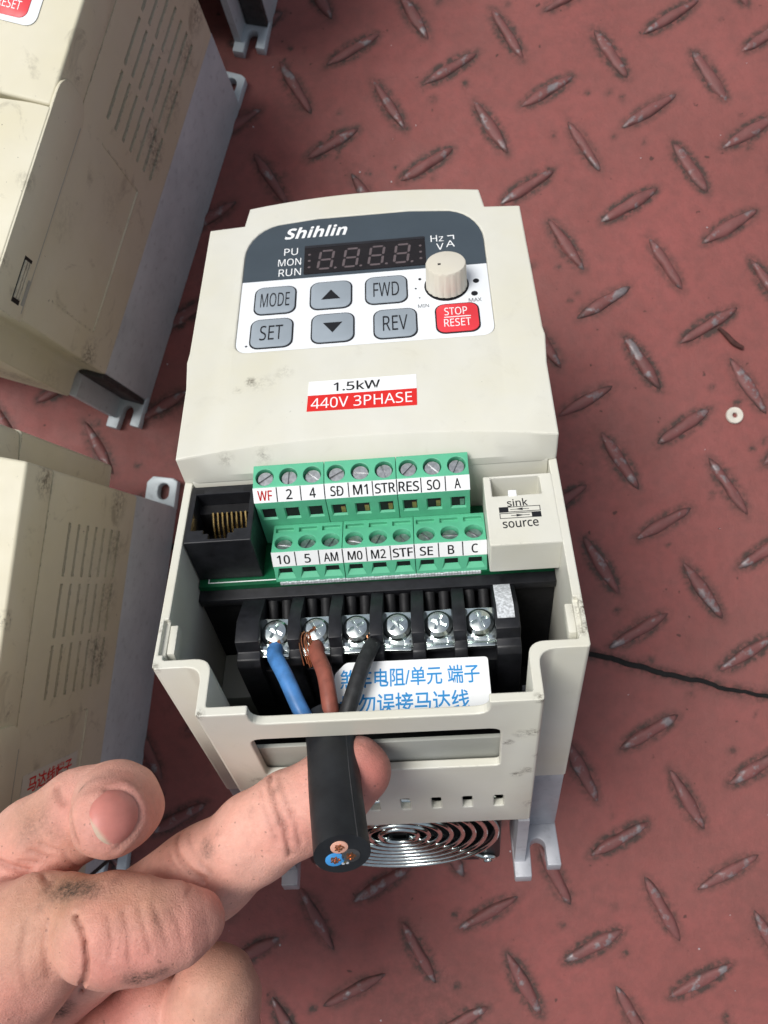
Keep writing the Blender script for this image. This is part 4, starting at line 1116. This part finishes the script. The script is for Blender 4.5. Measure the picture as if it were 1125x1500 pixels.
    for x, y, r_, a in ((100, 1300, 10, .9), (40, 1340, 12, .65), (180, 1310, 7, .6), (40, 1200, 7, .5), (330, 1440, 10, .6), (300, 1480, 10, .5), (215, 1318, 6, .6)):
        tn = np.maximum(tn, a*blob(x, y, r_))
    col = base*(1-pk[:, None])+pink*pk[:, None]; col = col*(1-tn[:, None])+tan*tn[:, None]
    # reddish skin in the folds
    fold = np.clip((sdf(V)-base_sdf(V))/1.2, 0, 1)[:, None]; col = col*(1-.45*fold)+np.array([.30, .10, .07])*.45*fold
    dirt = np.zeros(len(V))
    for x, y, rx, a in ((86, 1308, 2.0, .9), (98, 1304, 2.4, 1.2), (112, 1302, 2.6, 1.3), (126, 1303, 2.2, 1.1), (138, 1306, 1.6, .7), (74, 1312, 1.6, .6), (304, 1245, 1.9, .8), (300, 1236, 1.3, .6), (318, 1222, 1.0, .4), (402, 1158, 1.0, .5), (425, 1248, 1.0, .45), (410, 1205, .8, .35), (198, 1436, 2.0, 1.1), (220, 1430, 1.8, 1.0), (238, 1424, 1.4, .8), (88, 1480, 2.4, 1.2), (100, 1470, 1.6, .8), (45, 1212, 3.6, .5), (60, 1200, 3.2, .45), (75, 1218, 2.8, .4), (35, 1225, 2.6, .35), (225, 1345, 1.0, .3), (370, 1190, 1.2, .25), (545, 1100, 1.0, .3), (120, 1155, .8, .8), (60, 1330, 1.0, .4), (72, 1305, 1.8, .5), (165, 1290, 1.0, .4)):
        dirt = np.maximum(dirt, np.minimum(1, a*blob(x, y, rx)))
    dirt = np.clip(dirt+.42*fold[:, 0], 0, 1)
    me = bpy.data.meshes.new('hand'); me.from_pydata((V*S).tolist(), [], Q.tolist()); me.update()
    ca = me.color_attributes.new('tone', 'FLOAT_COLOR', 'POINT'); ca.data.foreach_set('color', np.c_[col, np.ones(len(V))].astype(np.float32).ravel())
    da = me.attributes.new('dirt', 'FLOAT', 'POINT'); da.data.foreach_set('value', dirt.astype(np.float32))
    me.materials.append(M['skin']); me.shade_smooth()
    bm = bmesh.new(); bm.from_mesh(me); bmesh.ops.recalc_face_normals(bm, faces=bm.faces); bm.to_mesh(me); bm.free()
    o = link(bpy.data.objects.new('person', me))
    tag(o, 'bare soiled hand, one finger stretched out under the black cable', 'hand')
    # ---- nail of the curled finger, laid on the fingertip
    ol = np.array(round_poly([tuple(map(float, q)) for q in outl], 9., 3)); cen = ol.mean(0)
    nr = 12; n = len(ol); vs = []; tone = []
    qs = np.array([cen+(ol[k]-cen)*i/nr for i in range(nr+1) for k in range(n)]); hp = hits(qs); hn = grad(hp); hn /= np.linalg.norm(hn, axis=1)[:, None]
    for i in range(nr+1):
        f = i/nr
        for k in range(n):
            p, g_ = hp[i*n+k], hn[i*n+k]
            lift = .32*(1-f**4)-.15*f**12+.1
            vs.append(p+g_*lift)
            u_ = (ol[k]-cen)@np.array([-.78, .62])/42; free = np.clip((u_*f-.62)/.12, 0, 1); lun = np.clip((-u_*f-.55)/.3, 0, 1)
            c_ = np.array(srgb(200, 128, 117)[:3])*(1-free)+np.array(srgb(196, 172, 150)[:3])*free; c_ = c_*(1-.4*lun)+np.array(srgb(214, 150, 142)[:3])*.4*lun
            edge_d = np.clip((u_*f-.93)/.05, 0, 1); c_ = c_*(1-.8*edge_d)+np.array([.03, .025, .02])*.8*edge_d
            tone.append(c_)
    fc = []
    for i in range(1, nr):
        for k in range(n): fc.append((i*n+k, i*n+(k+1) % n, (i+1)*n+(k+1) % n, (i+1)*n+k))
    for k in range(n): fc.append((0, n+k, n+(k+1) % n))
    me = bpy.data.meshes.new('fingernail'); me.from_pydata((np.array(vs)*S).tolist(), [], fc); me.update()
    ca = me.color_attributes.new('tone', 'FLOAT_COLOR', 'POINT'); ca.data.foreach_set('color', np.c_[np.array(tone), np.ones(len(vs))].astype(np.float32).ravel())
    me.materials.append(M['nail']); me.shade_smooth()
    bm = bmesh.new(); bm.from_mesh(me); bmesh.ops.remove_doubles(bm, verts=bm.verts, dist=1e-7); bmesh.ops.recalc_face_normals(bm, faces=bm.faces); bm.to_mesh(me); bm.free()
    nb = link(bpy.data.objects.new('fingernail', me), o); nb['label'] = 'pink fingernail with a dirty pale free edge'
make_hand()
bpy.data.scenes.remove(SCR)
